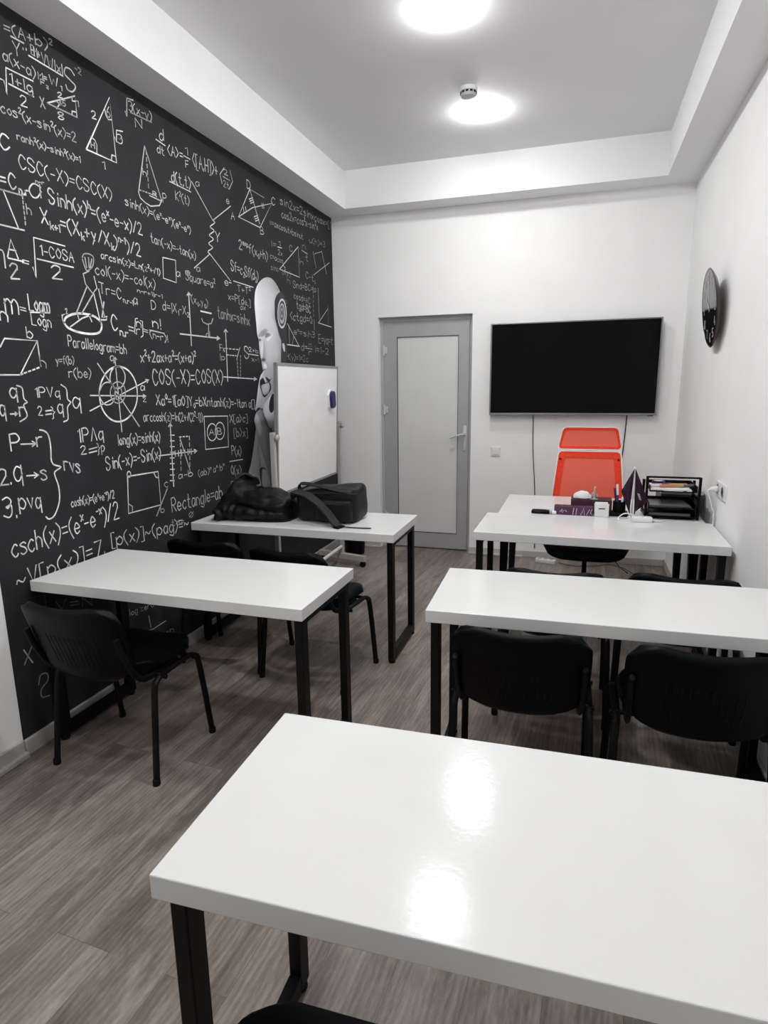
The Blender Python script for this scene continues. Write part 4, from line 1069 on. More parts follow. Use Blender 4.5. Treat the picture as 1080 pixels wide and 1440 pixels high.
for y in (-.055, .055):
    bm = BM(); lathe(bm, [(.030, 0), (.030, .003), (.026, .0035), (.024, -.004)], 24, Matrix.Translation((-.010, y, 0)) @ Matrix.Rotation(-PI/2, 4, 'Y')); obj('outlet', bm, mat('outlet_grey', (.42, .42, .42), .4, var=.03), so, smooth=True, angle=40)
pl = thing('power_plug', 'white power plug in the wall socket with a lead hanging down', 'plug', (W-.012, 3.795, .95))
bm = BM(); lathe(bm, [(.017, 0), (.017, .014), (.011, .03), (.006, .038)], 16, Matrix.Rotation(-PI/2, 4, 'Y')); obj('plug_body', bm, M_wplastic, pl, smooth=True, angle=40)
bm = BM(); sweep(bm, [(-.036, 0, 0), (-.046, .002, -.015), (-.030, .01, -.06), (-.012, .02, -.12), (-.001, .03, -.17), (-.001, .03, -.5), (-.001, .03, -.85)], .004, 8, smooth_n=6); obj('lead', bm, M_wplastic, pl, smooth=True)

# ---------------------------------------------------------------- clock
ck = thing('wall_clock', 'round glossy black wall clock with pale numerals on the right wall', 'clock', (W, 4.225, 1.94))
tilt = Matrix.Translation((-.034, 0, 0)) @ Matrix.Rotation(R(-6), 4, 'Y') @ Matrix.Rotation(-PI/2, 4, 'Y') @ Matrix.Rotation(-PI/2, 4, 'Z')
# after this: local z = out of the wall (-x), local y = up, local x = towards the viewer's right
bm = BM(); lathe(bm, [(.18, .004), (.19, .006), (.216, .021), (.222, .026), (.214, .03), (.212, .027)], 56, tilt); obj('rim', bm, mat('dark_brown_lacquer', (.035, .012, .010), .25, var=.2), ck, smooth=True, angle=40)
bm = BM(); lathe(bm, [(.212, .026), (.212, .0285), (.01, .029)], 56, tilt); obj('dial', bm, mat('clock_glass', (.012, .012, .013), .06, spec=.6, var=.05), ck, smooth=True, angle=40)
for n in range(1, 13):
    bm = BM()
    a = n*PI/6; cxx, cyy = math.sin(a)*.165, math.cos(a)*.165
    st, tw = strokes(str(n)); hh_ = .046; ww = hh_*.6*(1.7 if n > 9 else 1)
    for s in st: stroke_mesh(bm, [(cxx-ww/2+p[0]/tw*ww+p[1]*.0006, cyy-hh_/2+p[1]*hh_/10) for p in s], .008, lambda p: tilt @ Vector((p.x, p.y, .0296)))
    obj('numeral', bm, mat('pale_print', (.45, .45, .44), .5, var=.05), ck)
for nm, a, ln, w in (('hour_hand', 5.4, .085, .01), ('minute_hand', .12, .14, .007)):
    bm = BM(); d = Vector((math.sin(a), math.cos(a))); 
    stroke_mesh(bm, [(-d.x*.02, -d.y*.02), (d.x*ln, d.y*ln)], w, lambda p: tilt @ Vector((p.x, p.y, .031)))
    obj(nm, bm, mat('pale_print', (0, 0, 0)), ck)
bm = BM(); lathe(bm, [(.009, .029), (.009, .033), (.003, .034)], 16, tilt); obj('hub', bm, M_silver, ck, smooth=True)

# ---------------------------------------------------------------- whiteboard on its stand
wb = thing('mobile_whiteboard', 'white mobile whiteboard on a wheeled grey stand in front of the robot', 'whiteboard', (.285, 4.31, 0))
na, fa = Vector((.015, -.616, 0)), Vector((-.015, .616, 0))          # near and far post
u = (fa-na).normalized(); nrm = Vector((u.y, -u.x, 0))
tl = R(2.2)
bx = Matrix.Translation((0, 0, 1.24)) @ Matrix(((nrm.x, u.x, 0, 0), (nrm.y, u.y, 0, 0), (0, 0, 1, 0), (0, 0, 0, 1))) @ Matrix.Rotation(tl, 4, 'Y')
hb, hv = .566, .437
bm = BM(); box(bm, -.008, .008, -hb+.012, hb-.012, -hv+.012, hv-.012, mtx=bx); obj('board', bm, M_board, wb)
bm = BM()
for a in ((-hb, hb, hv-.018, hv), (-hb, hb, -hv, -hv+.018), (-hb, -hb+.018, -hv+.018, hv-.018), (hb-.018, hb, -hv+.018, hv-.018)):
    box(bm, -.012, .0125, a[0], a[1], a[2], a[3], .002, mtx=bx)
obj('board_frame', bm, mat('frame_grey', (.3, .3, .295), .4, metal=.3, var=.05), wb)
for p in (na, fa):
    bm = BM(); box(bm, -.016, .016, -.016, .016, .07, 1.235, .004, mtx=Matrix.Translation(p)); pst = obj('stand_post', bm, mat('stand_grey', (.42, .41, .39), .45, var=.05), wb)
    q = p+(u*.03 if p is na else -u*.03)
    bm = BM(); sweep(bm, [p+Vector((0, 0, 1.2)), q+Vector((0, 0, 1.2))], .008, 10)
    lathe(bm, [(.006, 0), (.02, .004), (.022, .018), (.014, .026), (.006, .027)], 16, Matrix.Translation(p+Vector((.018, 0, 1.2))) @ Matrix.Rotation(PI/2, 4, 'Y'))
    obj('clamp_knob', bm, M_silver, pst, smooth=True, angle=40)
    bm = BM(); box(bm, -.24, .24, -.022, .022, .052, .1, .004, mtx=Matrix.Translation(p) @ Matrix.Rotation(R(-14), 4, 'Z')); ft = obj('stand_foot', bm, mat('stand_grey', (0, 0, 0)), wb)
    for s in (-1, 1):
        bm = BM(); c = p+Matrix.Rotation(R(-14), 3, 'Z') @ Vector((s*.215, 0, 0))
        lathe(bm, [(.012, -.011), (.025, -.010), (.025, .010), (.012, .011)], 18, Matrix.Translation(c+Vector((0, 0, .025))) @ Matrix.Rotation(PI/2, 4, 'X'))
        box(bm, -.014, .014, -.016, .016, .03, .053, .002, mtx=Matrix.Translation(c)); obj('caster', bm, M_rubber, ft, smooth=True, angle=40)
bm = BM(); sweep(bm, [na+Vector((.0, .02, .16)), fa+Vector((.0, -.02, .16))], .014, 12); obj('cross_tube', bm, mat('tube_white', (.7, .7, .69), .35, var=.03), wb, smooth=True, angle=40)
er = thing('board_eraser', 'blue board eraser stuck on the whiteboard', 'eraser', (.285, 4.31, 0))
ebx = bx @ Matrix.Translation((.0085, .39, .178)) @ Matrix.Rotation(R(11), 4, 'X')
bm = BM()
def capsule(w, h, n=8):
    r = w*.8; pts = []
    for (sx, sy, a0) in ((1, 1, 0), (-1, 1, 90), (-1, -1, 180), (1, -1, 270)):
        for k in range(n+1):
            a = math.radians(a0+90*k/n); pts.append((sx*(w-r)+r*math.cos(a), sy*(h-r)+r*math.sin(a)))
    return pts
def slab(bm, w, h, x0, x1, mtx):
    P = capsule(w, h); a = [bm.verts.new(mtx @ Vector((x0, p[0], p[1]))) for p in P]; b = [bm.verts.new(mtx @ Vector((x1, p[0]*.93, p[1]*.95))) for p in P]
    bm.faces.new(a); bm.faces.new(b)
    for i in range(len(P)): bm.faces.new((a[i], a[(i+1) % len(P)], b[(i+1) % len(P)], b[i]))
slab(bm, .052, .078, .0, .016, ebx); obj('felt_pad', bm, M_wplastic, er)
bm = BM(); slab(bm, .043, .068, .0165, .036, ebx); obj('grip', bm, mat('blue_plastic', (.016, .012, .10), .4, var=.1), er)
wbn = thing('waste_bin', 'black round waste bin behind the bag desk', 'bin', (.262, 5.27, 0))
bm = BM(); lathe(bm, [(.075, 0), (.085, .004), (.088, .02), (.105, .3), (.108, .3), (.108, .308), (.1, .308), (.098, .29), (.08, .02), (.01, .015)], 32); obj('bucket', bm, M_plastic, wbn, smooth=True, angle=40)
bm = BM(); lathe(bm, [(.107, .296), (.112, .300), (.112, .312), (.107, .314), (.104, .305)], 32, caps=False); obj('rim', bm, M_rubber, wbn, smooth=True)

# ---------------------------------------------------------------- teacher's chair
oc = thing('office_chair', 'orange-red mesh office chair with white frame behind the teacher desk', 'chair', (2.265, 4.40, 0))
def trap(s, t, z0, z1, w0, w1, r=.13):
    a, b = rsq(s, t, r); k = (b+1)/2
    return a*(w0+(w1-w0)*k), z0+(z1-z0)*k
def backy(z): return .40-.12*((1.1-z)/.6) if z < 1.1 else .40
def frame_loop(z0, z1, w0, w1, inset, n=10):
    # trapezoid outline with rounded corners, inset by a distance
    z0 += inset; z1 -= inset; w0 -= inset; w1 -= inset
    C4 = [(w0, z0), (w1, z1), (-w1, z1), (-w0, z0)]; r = max(.012, .034-inset*.5); out = []
    for i in range(4):
        p = Vector(C4[i]); a_ = (Vector(C4[i-1])-p).normalized(); b_ = (Vector(C4[(i+1) % 4])-p).normalized()
        A, B = p+a_*r, p+b_*r
        for k in range(n+1):
            t = k/n; q = A*(1-t)**2+p*2*t*(1-t)+B*t*t; out.append((q.x, q.y))
    return out
def flat_panel(bm, outer, inner, th, dy):
    n = len(outer)
    def vv(p, y): return bm.verts.new((p[0], backy(p[1])+dy+y, p[1]))
    oa = [vv(p, 0) for p in outer]; ob = [vv(p, th) for p in outer]
    if inner:
        ia = [vv(p, 0) for p in inner]; ib = [vv(p, th) for p in inner]
        for i in range(n):
            j = (i+1) % n
            bm.faces.new((oa[i], oa[j], ia[j], ia[i])); bm.faces.new((ob[j], ob[i], ib[i], ib[j]))
            bm.faces.new((oa[j], oa[i], ob[i], ob[j])); bm.faces.new((ia[i], ia[j], ib[j], ib[i]))
    else:
        bm.faces.new(oa); bm.faces.new(ob[::-1])
        for i in range(n): bm.faces.new((oa[i], ob[i], ob[(i+1) % n], oa[(i+1) % n]))
M_frame = mat('white_chair_frame', (.75, .74, .73), .4, var=.03)
for nm, a, rim, pad in (('headrest', (1.046, 1.213, .224, .193), .007, .03), ('backrest', (.50, 1.042, .268, .219), .008, .05)):
    o1 = frame_loop(*a, 0); o2 = frame_loop(*a, rim); o3 = frame_loop(*a, .024 if nm == 'headrest' else .052)
    bm = BM(); flat_panel(bm, frame_loop(*a, rim*.8), None, .004, .006); pr = obj(nm, bm, M_mesh, oc)
    bm = BM(); flat_panel(bm, o2, o3, .012, .0); obj('padded_border', bm, M_red, pr)
    bm = BM(); flat_panel(bm, o1, o2, .024, -.004); obj('frame', bm, M_frame, pr)
    if nm == 'backrest':
        bm = BM()
        for s in (-1, 1):
            for z in (.62, .98): lathe(bm, [(.008, 0), (.008, .004)], 12, Matrix.Translation((s*.2, backy(z)-.001, z)) @ Matrix.Rotation(PI/2, 4, 'X'))
        obj('screw', bm, M_dark, pr)
bm = BM()
sweep(bm, [(0, .455, 1.12), (0, .46, 1.0), (0, .43, .8), (0, .37, .58), (0, .27, .45), (0, .12, .40), (0, .02, .40)], .022, 12, ry=.03, smooth_n=6)
obj('spine', bm, M_frame, oc, smooth=True, angle=50)
bm = BM()
pillow(bm, 22, 20, lambda s, t: Vector((rsq(s, t, .45)[0]*.275, .0+rsq(s, t, .45)[1]*.27, .455-.045*max(0, -t-.2)**2-.012*(1-s*s))), Vector((0, 0, 1)), .085)
obj('seat', bm, M_coat, oc, smooth=True)
bm = BM(); box(bm, -.13, .13, -.1, .12, .385, .41, .008); box(bm, -.035, .035, -.04, .04, .345, .39, .006); sweep(bm, [(-.1, -.02, .395), (-.24, -.02, .39)], .007); obj('tilt_mechanism', bm, M_black, oc)
bm = BM(); lathe(bm, [(.027, .1), (.027, .23), (.016, .235), (.016, .35)], 20); obj('gas_lift', bm, M_black, oc, smooth=True, angle=40)
for k in range(5):
    a = R(20+72*k); d = Vector((math.cos(a), math.sin(a), 0))
    bm = BM(); sweep(bm, [d*.02+Vector((0, 0, .115)), d*.15+Vector((0, 0, .1)), d*.29+Vector((0, 0, .075))], .016, 10, ry=.02, smooth_n=4); lg = obj('leg', bm, M_black, oc, smooth=True, angle=50)
    bm = BM(); c = d*.29
    for s in (-1, 1): lathe(bm, [(.008, -.009), (.026, -.008), (.028, 0), (.026, .008), (.008, .009)], 18, Matrix.Translation(c+Vector((-d.y, d.x, 0))*s*.014+Vector((0, 0, .028))) @ Matrix.Rotation(a, 4, 'Z') @ Matrix.Rotation(PI/2, 4, 'X'))
    sweep(bm, [c+Vector((0, 0, .03)), c+Vector((0, 0, .08))], .007); obj('caster', bm, M_rubber, lg, smooth=True, angle=40)

# ---------------------------------------------------------------- jacket and bag on the desk
TZ = .75
jk = thing('jacket', 'dark padded jacket heaped on the desk next to the mural', 'jacket', (0, 0, TZ+.001))
bm = BM()
prof = [(.10, .02, .06), (.125, .085, .11), (.16, .14, .125), (.20, .185, .125), (.235, .235, .11), (.27, .228, .11), (.295, .200, .12), (.33, .178, .13), (.39, .185, .14), (.45, .182, .14), (.50, .165, .135), (.545, .145, .125), (.575, .12, .11), (.595, .06, .07)]
P = catmull([(p[0], p[1], p[2]) for p in prof], 5)
NS = 40; rings = []
for i, p in enumerate(P):
    yc = 3.375-.045*max(0, (.30-p.x)/.2)+.01*p.x; ring = []
    for k in range(NS+1):
        a = PI*k/NS; ca, sa = math.cos(a), math.sin(a)
        f = 1
        y = yc - p.z*math.copysign(abs(ca)**.72, ca); z = p.y*sa**.62 if sa > 0 else 0
        q = Vector((p.x*7, y*9, z*16))
        amp = min(1, z/.03)
        n1 = noise.noise(q); n2 = noise.noise(q*2.3+Vector((5, 1, 2))); fold = abs(noise.noise(Vector((p.x*5+1.3, y*4, z*20))))
        quilt = math.sin((z*55+n1*2.5+p.x*3))
        dd = amp*(n1*.016+n2*.008-fold*.021+.0075*quilt)
        ring.append(bm.verts.new((p.x+amp*n2*.010, y-ca*dd, max(0, z+sa*dd))))
    rings.append(ring)
for A, B in zip(rings, rings[1:]):
    for k in range(NS): bm.faces.new((A[k], A[k+1], B[k+1], B[k]))
    bm.faces.new((A[NS], A[0], B[0], B[NS]))
bm.faces.new(rings[0]); bm.faces.new(rings[-1][::-1])
obj('quilted_body', bm, M_coat, jk, smooth=True)
# collar standing up at the left, and a sleeve along the front
bm = BM()
cp = [(.165, 3.335, .10), (.19, 3.36, .17), (.215, 3.40, .225), (.24, 3.42, .237), (.27, 3.43, .215), (.285, 3.44, .175)]
ribbon(bm, cp, .085, .014, Vector((-.5, .2, .8)), 6)
for v in bm.verts: v.co += Vector((noise.noise(v.co*20)*.008, 0, noise.noise(v.co*25+Vector((3, 0, 0)))*.008))
obj('collar', bm, M_coat, jk, smooth=True, angle=50)
bm = BM()
sp = [(.155, 3.20, .035), (.20, 3.235, .06), (.26, 3.25, .055), (.34, 3.248, .05), (.43, 3.252, .047), (.51, 3.262, .043), (.56, 3.285, .038)]
PP = catmull(sp, 7)
rr = sweep(bm, PP, .052, 20, radii=[(.55+.45*math.sin(PI*min(1, (i/(len(PP)-1))*1.25+.12)))*(1+.10*math.sin(i*1.15)) for i in range(len(PP))])
for v in bm.verts:
    v.co.z = max(.0, v.co.z*.9+noise.noise(v.co*28)*.008); v.co.y += noise.noise(v.co*22+Vector((2, 2, 0)))*.008
obj('sleeve', bm, M_coat, jk, smooth=True)

bg = thing('shoulder_bag', 'black nylon bag lying on the desk right of the jacket', 'bag', (.812, 3.42, TZ+.001), R(2))
bm = BM()
box(bm, -.185, .19, -.11, .12, 0, .205, .035, 4)
bmesh.ops.subdivide_edges(bm, edges=bm.edges[:], cuts=3, use_grid_fill=True)
for v in bm.verts:
    n = noise.noise(v.co*9)*.02+noise.noise(v.co*23)*.006
    k = min(1, v.co.z/.04)
    v.co += Vector((n*.7, -n*k, n*k-.022*max(0, (.05-v.co.x)/.25)*v.co.z/.2))
    v.co.z = max(0, v.co.z)
obj('body', bm, M_bag, bg, smooth=True)
bm = BM()
box(bm, -.05, .165, -.142, -.10, .012, .135, .018, 3)
bmesh.ops.subdivide_edges(bm, edges=bm.edges[:], cuts=2, use_grid_fill=True)
for v in bm.verts: v.co += Vector((0, 1, .5))*noise.noise(v.co*16)*.007
for v in bm.verts: v.co.z = max(.002, v.co.z)
pk = obj('front_pocket', bm, M_bag, bg, smooth=True)
bm = BM(); sweep(bm, [(-.04, -.1435, .112), (.05, -.146, .118), (.155, -.1435, .112)], .0035, 6, smooth_n=5); obj('zip', bm, M_strap, pk)
bm = BM(); sweep(bm, [(-.17, -.108, .165), (-.05, -.118, .172), (.1, -.116, .175), (.18, -.10, .17), (.192, 0, .172), (.18, .1, .17)], .004, 6, smooth_n=6); obj('zip_piping', bm, M_strap, bg)
bm = BM(); ribbon(bm, [(-.19, -.02, .165), (-.175, -.06, .212), (-.12, -.085, .222), (-.03, -.10, .212), (.06, -.11, .195), (.14, -.105, .182), (.178, -.09, .168)], .022, .006, Vector((0, -.55, .8)), 7); obj('carry_handle', bm, M_strap, bg, smooth=True, angle=50)
bm = BM(); ribbon(bm, [(-.215, -.05, .13), (-.20, -.085, .165), (-.165, -.12, .178), (-.09, -.145, .162), (-.02, -.165, .125), (.04, -.18, .075), (.085, -.20, .03), (.115, -.215, .008)], .05, .011, lambda k: Vector((0, -.55*(1-k), .75+.25*k)), 7); obj('shoulder_strap', bm, M_strap, bg, smooth=True, angle=50)
bm = BM(); box(bm, -.02, .02, -.03, .03, .0, .012, .004, mtx=Matrix.Translation((.118, -.215, .0)) @ Matrix.Rotation(R(-20), 4, 'Z')); obj('buckle', bm, M_plastic, bg)
bm = BM(); ribbon(bm, [(.12, -.212, .012), (.16, -.205, .005), (.22, -.205, .0035), (.30, -.20, .0035)], .012, .003, Vector((0, 0, 1)), 6); obj('strap_end', bm, M_strap, bg)

# ---------------------------------------------------------------- things on the teacher desk
kf = thing('marker_case', 'small black case lying on the teacher desk left of the purple box', 'case', (1.992, 3.885, TZ), R(-4))
bm = BM(); box(bm, -.058, .05, -.024, .024, 0, .022, .007, 3); obj('case_body', bm, M_plastic, kf, smooth=True, angle=50)
bm = BM(); box(bm, -.04, .0, -.0245, -.02, .008, .016, .001); box(bm, -.03, .03, -.012, .012, .0215, .024, .001); obj('flap', bm, M_strap, kf)
wc = thing('glue_stick', 'small white stick between the black case and the purple box', 'glue stick', (2.062, 3.872, TZ), R(-6))
bm = BM(); lathe(bm, [(.009, -.022), (.011, -.018), (.011, .014), (.008, .018)], 16, Matrix.Translation((0, 0, .011)) @ Matrix.Rotation(PI/2, 4, 'Y')); obj('tube', bm, M_wplastic, wc, smooth=True, angle=40)
bm = BM(); lathe(bm, [(.0115, -.026), (.0115, -.006)], 16, Matrix.Translation((0, 0, .0115)) @ Matrix.Rotation(PI/2, 4, 'Y')); obj('label_band', bm, mat('grey_label', (.3, .3, .32), .5, var=.1), wc, smooth=True, angle=40)
pb = thing('purple_box', 'low purple printed box in front of the tissue on the teacher desk', 'box', (2.175, 3.90, TZ), R(-1))
bm = BM(); box(bm, -.108, .112, -.03, .03, 0, .052, .002); obj('carton', bm, M_purple, pb)
bm = BM()
def fr(p): return Vector((p.x, -.0305, p.y))
for pts in ([(-.075, .018), (-.062, .034), (-.05, .022), (-.068, .026), (-.058, .014)], [(-.045, .03), (-.036, .02)], [(.0, .004), (.004, .044)], [(.018, .004), (.022, .044)], [(.045, .004), (.062, .044), (.066, .006)], [(.078, .006), (.094, .040), (.098, .016), (.108, .042)], [(.12-.02, .02), (.104, .012)]):
    stroke_mesh(bm, pts, .0035, fr)
obj('printed_pattern', bm, mat('lilac_print', (.55, .48, .55), .5, var=.05), pb)
tb = thing('tissue_box', 'dark purple tissue box behind the low purple box', 'tissue box', (2.275, 4.00, TZ))
bm = BM(); box(bm, -.115, .12, -.055, .055, 0, .085, .003); obj('carton', bm, mat('maroon_card', (.05, .012, .022), .5, var=.2), tb)
bm = BM()
lathe(bm, [(.05, 0), (.046, .004)], 24, Matrix.Translation((-.05, -.0, .0845))); obj('opening', bm, M_dark, tb)
bm = BM()
bmesh.ops.create_icosphere(bm, subdivisions=4, radius=1)
for v in bm.verts:
    n = noise.noise(v.co*2.2)*.12+noise.noise(v.co*5)*.05
    v.co = Vector((-.05+v.co.x*.052*(1+n), -.03+v.co.y*.026*(1+n), .092+v.co.z*(.042 if v.co.z > 0 else .006)*(1+n*.5)))
obj('tissue', bm, M_paper, tb, smooth=True)
cb = thing('card_holder', 'white upright card holder beside the pen pot', 'card holder', (2.335, 3.885, TZ), R(3))
bm = BM(); box(bm, -.04, .04, -.025, .03, 0, .072, .004); obj('body', bm, M_wplastic, cb)
bm = BM(); box(bm, -.04, .04, -.027, -.022, .07, .078, .001); box(bm, -.036, .036, .01, .03, .07, .08, .002); obj('lid', bm, M_wplastic, cb)
bm = BM(); box(bm, -.018, .018, -.0262, -.0252, .046, .052); obj('label_mark', bm, M_strap, cb)
st_ = thing('metal_figurine', 'small grey metal figurine standing behind the white card holder', 'figurine', (2.296, 3.955, TZ+.0855))
st_.location = (2.294, 3.965, TZ+.085)
bm = BM(); lathe(bm, [(.016, 0), (.017, .004), (.008, .008), (.006, .02), (.009, .026), (.006, .034), (.007, .05), (.004, .06), (.0065, .064), (.0055, .074), (.002, .078)], 18)
sweep(bm, [(0, 0, .045), (-.012, 0, .036), (-.016, 0, .02)], .0032, 8, smooth_n=4); sweep(bm, [(0, 0, .03), (.012, 0, .03), (.018, 0, .018)], .0035, 8, smooth_n=4)
obj('figure', bm, M_silver, st_, smooth=True, angle=50)
bm = BM(); box(bm, -.02, .02, -.012, .012, 0, .003); obj('plinth', bm, M_silver, st_)
pp = thing('pen_pot', 'black pen pot on the teacher desk beside the flag', 'pen pot', (2.435, 3.94, TZ))
bm = BM(); lathe(bm, [(.034, 0), (.036, .003), (.036, .085), (.033, .085), (.031, .01), (.004, .008)], 28); obj('cup', bm, M_plastic, pp, smooth=True, angle=40)
bm = BM(); box(bm, -.055, .05, -.05, .045, 0, .022, .006); obj('base_tray', bm, M_plastic, pp)
def pen(label, c, lean, m, cap, ln=.145):
    t = thing('pen', label, 'pen', c, 0, 'pens in the pen pot')
    d = Vector(lean).normalized(); q = Vector((0, 0, 1)).rotation_difference(d).to_matrix().to_4x4()
    bm = BM(); lathe(bm, [(.0018, 0), (.0055, .008), (.0055, ln*.65)], 12, q); obj('barrel', bm, m, t, smooth=True, angle=40)
    bm = BM(); lathe(bm, [(.0066, ln*.63), (.0066, ln*.96), (.004, ln)], 12, q); obj('cap', bm, cap, t, smooth=True, angle=40)
pen('white-capped blue pen standing tallest in the pen pot', (2.432, 3.935, TZ+.012), (-.08, .05, 1), mat('violet_plastic', (.04, .02, .22), .35, var=.1), M_wplastic, .175)
pen('dark blue pen leaning left in the pen pot', (2.425, 3.945, TZ+.012), (-.13, .1, 1), mat('navy_plastic', (.015, .015, .06), .35, var=.1), mat('navy_plastic', (0, 0, 0)), .15)
pen('red pen leaning right in the pen pot', (2.445, 3.945, TZ+.012), (.16, .05, 1), mat('red_plastic', (.4, .03, .03), .35, var=.1), mat('red_plastic', (0, 0, 0)), .14)
pen('short white pen at the right side of the pen pot', (2.447, 3.928, TZ+.012), (.04, -.02, 1), M_wplastic, M_wplastic, .1)
fl = thing('table_flag', 'dark purple pennant hanging on a white table flagpole', 'flag', (2.502, 3.878, TZ))
bm = BM(); lathe(bm, [(.024, 0), (.024, .006), (.01, .01), (.006, .02)], 28); obj('stand', bm, M_wplastic, fl, smooth=True, angle=40)
bm = BM(); lathe(bm, [(.0035, .015), (.0035, .13), (.0065, .132), (.0065, .285), (.002, .29)], 12); lathe(bm, [(.001, .286), (.007, .292), (.001, .303)], 12); obj('pole', bm, M_wplastic, fl, smooth=True, angle=40)
bm = BM()
# cloth draped from the pole top: two wings
NX, NZ = 24, 16
left = [(-.002, .29), (-.066, .155), (-.014, .03)]; right = [(.004, .29), (.084, .10), (.012, .03)]
def wing(tip, far, low, sgn):
    G_ = []
    for i in range(NX+1):
        a = i/NX; row = []
        for j in range(NZ+1):
            b = j/NZ
            inner = Vector((tip[0], 0, tip[1])).lerp(Vector((low[0], 0, low[1])), a)
            if a < .5: outer = Vector((tip[0], 0, tip[1])).lerp(Vector((far[0], 0, far[1])), a/.5)
            else: outer = Vector((far[0], 0, far[1])).lerp(Vector((low[0], 0, low[1])), (a-.5)/.5)
            p = inner.lerp(outer, b)
            p.y = -.009-.028*math.sin(b*PI*1.3)*a+.012*math.sin(b*9+a*2)*a
            row.append(bm.verts.new(p))
        G_.append(row)
    for i in range(NX):
        for j in range(NZ):
            try: bm.faces.new((G_[i][j], G_[i+1][j], G_[i+1][j+1], G_[i][j+1]))
            except ValueError: pass
wing(*left, -1); wing(*right, 1)
bmesh.ops.remove_doubles(bm, verts=bm.verts, dist=1e-5)
bmesh.ops.solidify(bm, geom=bm.faces[:], thickness=.0012)
obj('cloth', bm, M_flag, fl, smooth=True, angle=60)
bm = BM()
for k, z in enumerate((.15, .142, .134, .126, .118)):
    stroke_mesh(bm, [(.020+k*.003, z), (.032+k*.003, z-.006)], .0035, lambda p: Vector((p.x, -.047, p.y)))
for v in bm.verts: v.co.y = -.009-.028*math.sin(min(1, v.co.x/.07)*PI*1.3)*.6-.009
obj('cloth_print', bm, mat('pale_print', (0, 0, 0)), fl)
ad = thing('power_adapter', 'white power adapter with a coiled lead at the edge of the teacher desk', 'adapter', (2.548, 3.782, TZ), R(4))
bm = BM(); box(bm, -.055, .055, -.024, .024, 0, .03, .007, 3); obj('brick', bm, M_wplastic, ad, smooth=True, angle=50)
bm = BM(); sweep(bm, [(-.055, 0, .015), (-.08, -.008, .006), (-.115, .0, .004), (-.122, .025, .012), (-.09, .040, .035), (-.05, .042, .032), (-.01, .040, .012), (.04, .042, .005)], .0035, 8, smooth_n=6)
sweep(bm, [(.055, 0, .012), (.09, .0, .006), (.12, .02, .005)], .0035, 8, smooth_n=5); obj('lead', bm, M_wplastic, ad, smooth=True)

# letter trays
lt = thing('letter_tray_stack', 'black two-tier letter tray rack by the right wall', 'letter tray', (2.713, 3.985, TZ))
RX = .138
def tray(bm, z, yaw=0., drop=.0):
    m_ = Matrix.Translation((0, 0, z)) @ Matrix.Rotation(yaw, 4, 'Y')
    box(bm, -.125, .125, -.11, .13, 0, .004, mtx=m_)
    for a in ((-.125, -.121, -.11, .13, 0, .035), (.121, .125, -.11, .13, 0, .035), (-.125, .125, .126, .13, 0, .035), (-.125, -.05, -.11, -.106, 0, .008), (.05, .125, -.11, -.106, 0, .008)): box(bm, *a, mtx=m_)
for z in (.012, .06, .160):
    bm = BM(); tray(bm, z); obj('tray', bm, M_plastic, lt)
for s in (-1, 1):
    bm = BM()
    for y, zt in ((-.085, .245), (.105, .20)): box(bm, s*RX-.006, s*RX+.008, y-.010, y+.010, 0, zt, .003)
    for z in (.02, .12): box(bm, s*RX-.006, s*RX+.006, -.085, .105, z-.008, z+.008, .002)
    obj('side_frame', bm, M_plastic, lt)
bm = BM(); box(bm, -RX, RX, -.093, -.077, .236, .246, .003); obj('top_rail', bm, M_plastic, lt)
bz = TZ
fd = thing('document_folder', 'dark grey plastic folder lying in the lower letter tray', 'folder', (2.70, 3.990, bz+.066))
bm = BM(); box(bm, -.115, .112, -.10, .115, 0, .012, .003, mtx=Matrix.Rotation(R(2), 4, 'Z')); obj('cover', bm, mat('grey_film', (.06, .06, .065), .2, spec=.6, var=.2), fd)
bm = BM(); box(bm, -.11, .10, -.108, .10, .0122, .016, .001, mtx=Matrix.Rotation(R(-2), 4, 'Z')); obj('inner_sheets', bm, mat('grey_film2', (.10, .10, .105), .25, spec=.6, var=.3), fd)
fd2 = thing('document_folder', 'black folder at the very bottom of the letter tray rack', 'folder', (2.70, 3.990, bz+.018))
bm = BM(); box(bm, -.112, .115, -.105, .11, 0, .02, .004); obj('cover', bm, mat('dark_film', (.02, .02, .022), .25, spec=.6, var=.2), fd2)
bm = BM(); box(bm, -.105, .108, -.1065, -.104, .004, .015); obj('page_edge', bm, mat('grey_film', (0, 0, 0)), fd2)
ps = thing('paper_stack', 'stack of white papers lying in the upper letter tray', 'papers', (2.70, 3.990, bz+.166))
bm = BM()
for k in range(5): box(bm, -.115+.002*k, .112-.003*k, -.112, .11, .0022*k, .0022*k+.002, mtx=Matrix.Rotation(R((k*37 % 5)-2), 4, 'Z'))
obj('sheets', bm, M_paper, ps)
pz = bz+.166+.0115
def marker(label, c, rz, m, capm, ln=.13, r=.009):
    t = thing('marker', label, 'marker', c, R(rz), 'markers on the upper letter tray')
    q = Matrix.Translation((0, 0, r)) @ Matrix.Rotation(PI/2, 4, 'Y')
    bm = BM(); lathe(bm, [(r*.8, -ln/2), (r, -ln/2+.004), (r, ln*.2)], 16, q); obj('barrel', bm, m, t, smooth=True, angle=40)
    bm = BM(); lathe(bm, [(r*1.08, ln*.18), (r*1.08, ln/2-.004), (r*.8, ln/2)], 16, q); obj('cap', bm, capm, t, smooth=True, angle=40)
M_vio = MATS['violet_plastic']
marker('white and violet marker lying at the left on the upper tray', (2.635, 3.945, pz), 14, M_wplastic, M_vio)
marker('violet marker lying behind the white one on the upper tray', (2.665, 3.980, pz), 20, M_vio, M_vio, .11)
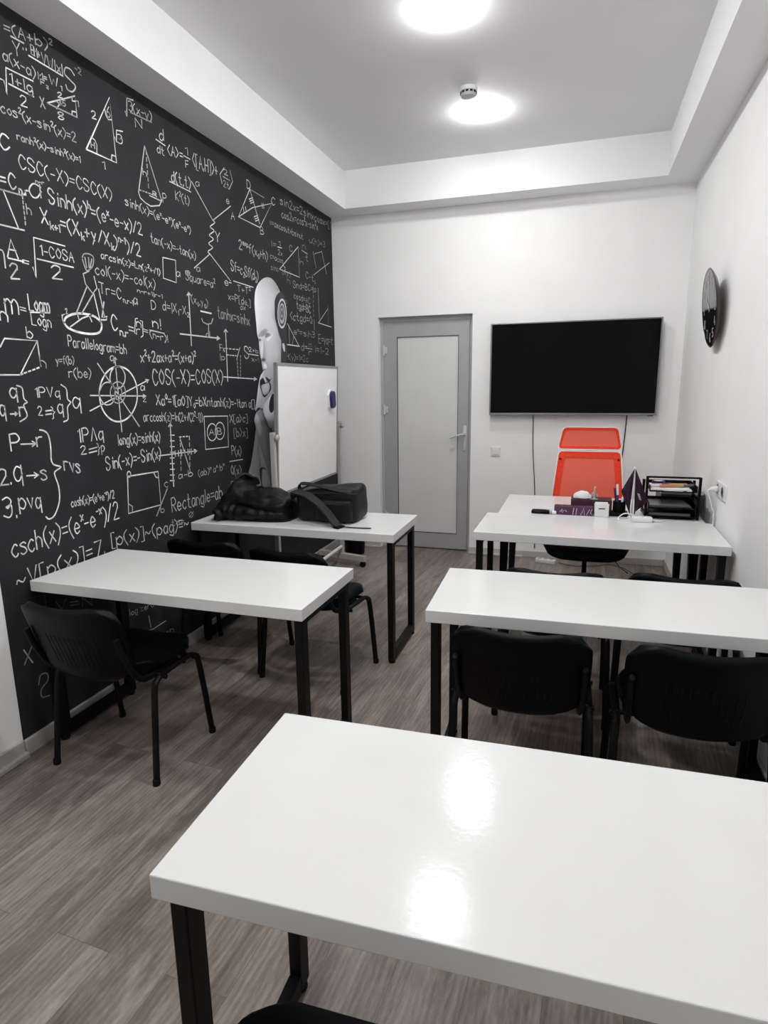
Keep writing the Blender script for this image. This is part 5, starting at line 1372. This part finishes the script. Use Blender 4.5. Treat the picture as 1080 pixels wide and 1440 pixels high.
marker('orange marker lying across the upper tray papers', (2.71, 3.940, pz), 10, mat('orange_plastic', (.6, .22, .08), .4, var=.1), mat('tan_plastic', (.5, .33, .16), .4, var=.1))
marker('tan marker lying behind the orange one on the upper tray', (2.735, 3.975, pz), 12, mat('tan_plastic', (0, 0, 0)), MATS['orange_plastic'])
marker('grey marker lying at the right end of the upper tray', (2.80, 3.965, pz), 5, mat('grey_plastic', (.12, .12, .125), .4, var=.1), MATS['grey_plastic'], .06)
tp = thing('tape_roll', 'dark red tape roll lying behind the markers on the upper tray', 'tape roll', (2.65, 4.035, pz))
bm = BM(); lathe(bm, [(.026, 0), (.036, 0), (.036, .024), (.026, .024), (.026, 0)], 28, caps=False); obj('tape', bm, mat('dark_red_tape', (.06, .015, .025), .4, var=.1), tp, smooth=True, angle=40)
bm = BM(); lathe(bm, [(.024, .001), (.026, .001), (.026, .023), (.024, .023), (.024, .001)], 28, caps=False); obj('core', bm, M_paper, tp, smooth=True, angle=40)
sb = thing('storage_box', 'dark grey box with pale lid behind the letter trays', 'box', (2.797, 4.26, TZ))
bm = BM(); box(bm, -.115, .115, -.135, .135, 0, .105, .004); obj('carton', bm, mat('charcoal_card', (.05, .05, .052), .5, var=.15), sb)
bm = BM(); box(bm, -.118, .118, -.138, .138, .1055, .135, .004); obj('lid', bm, mat('pale_card', (.5, .5, .5), .6, var=.05), sb)

# ---------------------------------------------------------------- power strip on the floor
pw = thing('power_strip', 'white power strip lying on the floor under the teacher desk', 'power strip', (1.965, 5.40, 0), R(-12))
bm = BM(); box(bm, -.085, .085, -.027, .027, .0, .036, .006, 3); obj('housing', bm, M_wplastic, pw, smooth=True, angle=50)
bm = BM()
for k in (-1, 0, 1): lathe(bm, [(.018, 0), (.018, .001)], 20, Matrix.Translation((k*.05, 0, .036)))
obj('socket_well', bm, mat('outlet_grey', (0, 0, 0)), pw)
cable('floor_cable', 'thin grey cable trailing along the floor by the back wall', [(2.07, 5.42, .006), (2.2, 5.36, .005), (2.36, 5.4, .005), (2.5, 5.47, .005), (2.62, 5.35, .005), (2.7, 5.1, .005), (2.74, 4.8, .005)], .004, mat('grey_cable', (.12, .12, .12), .5, var=.1))
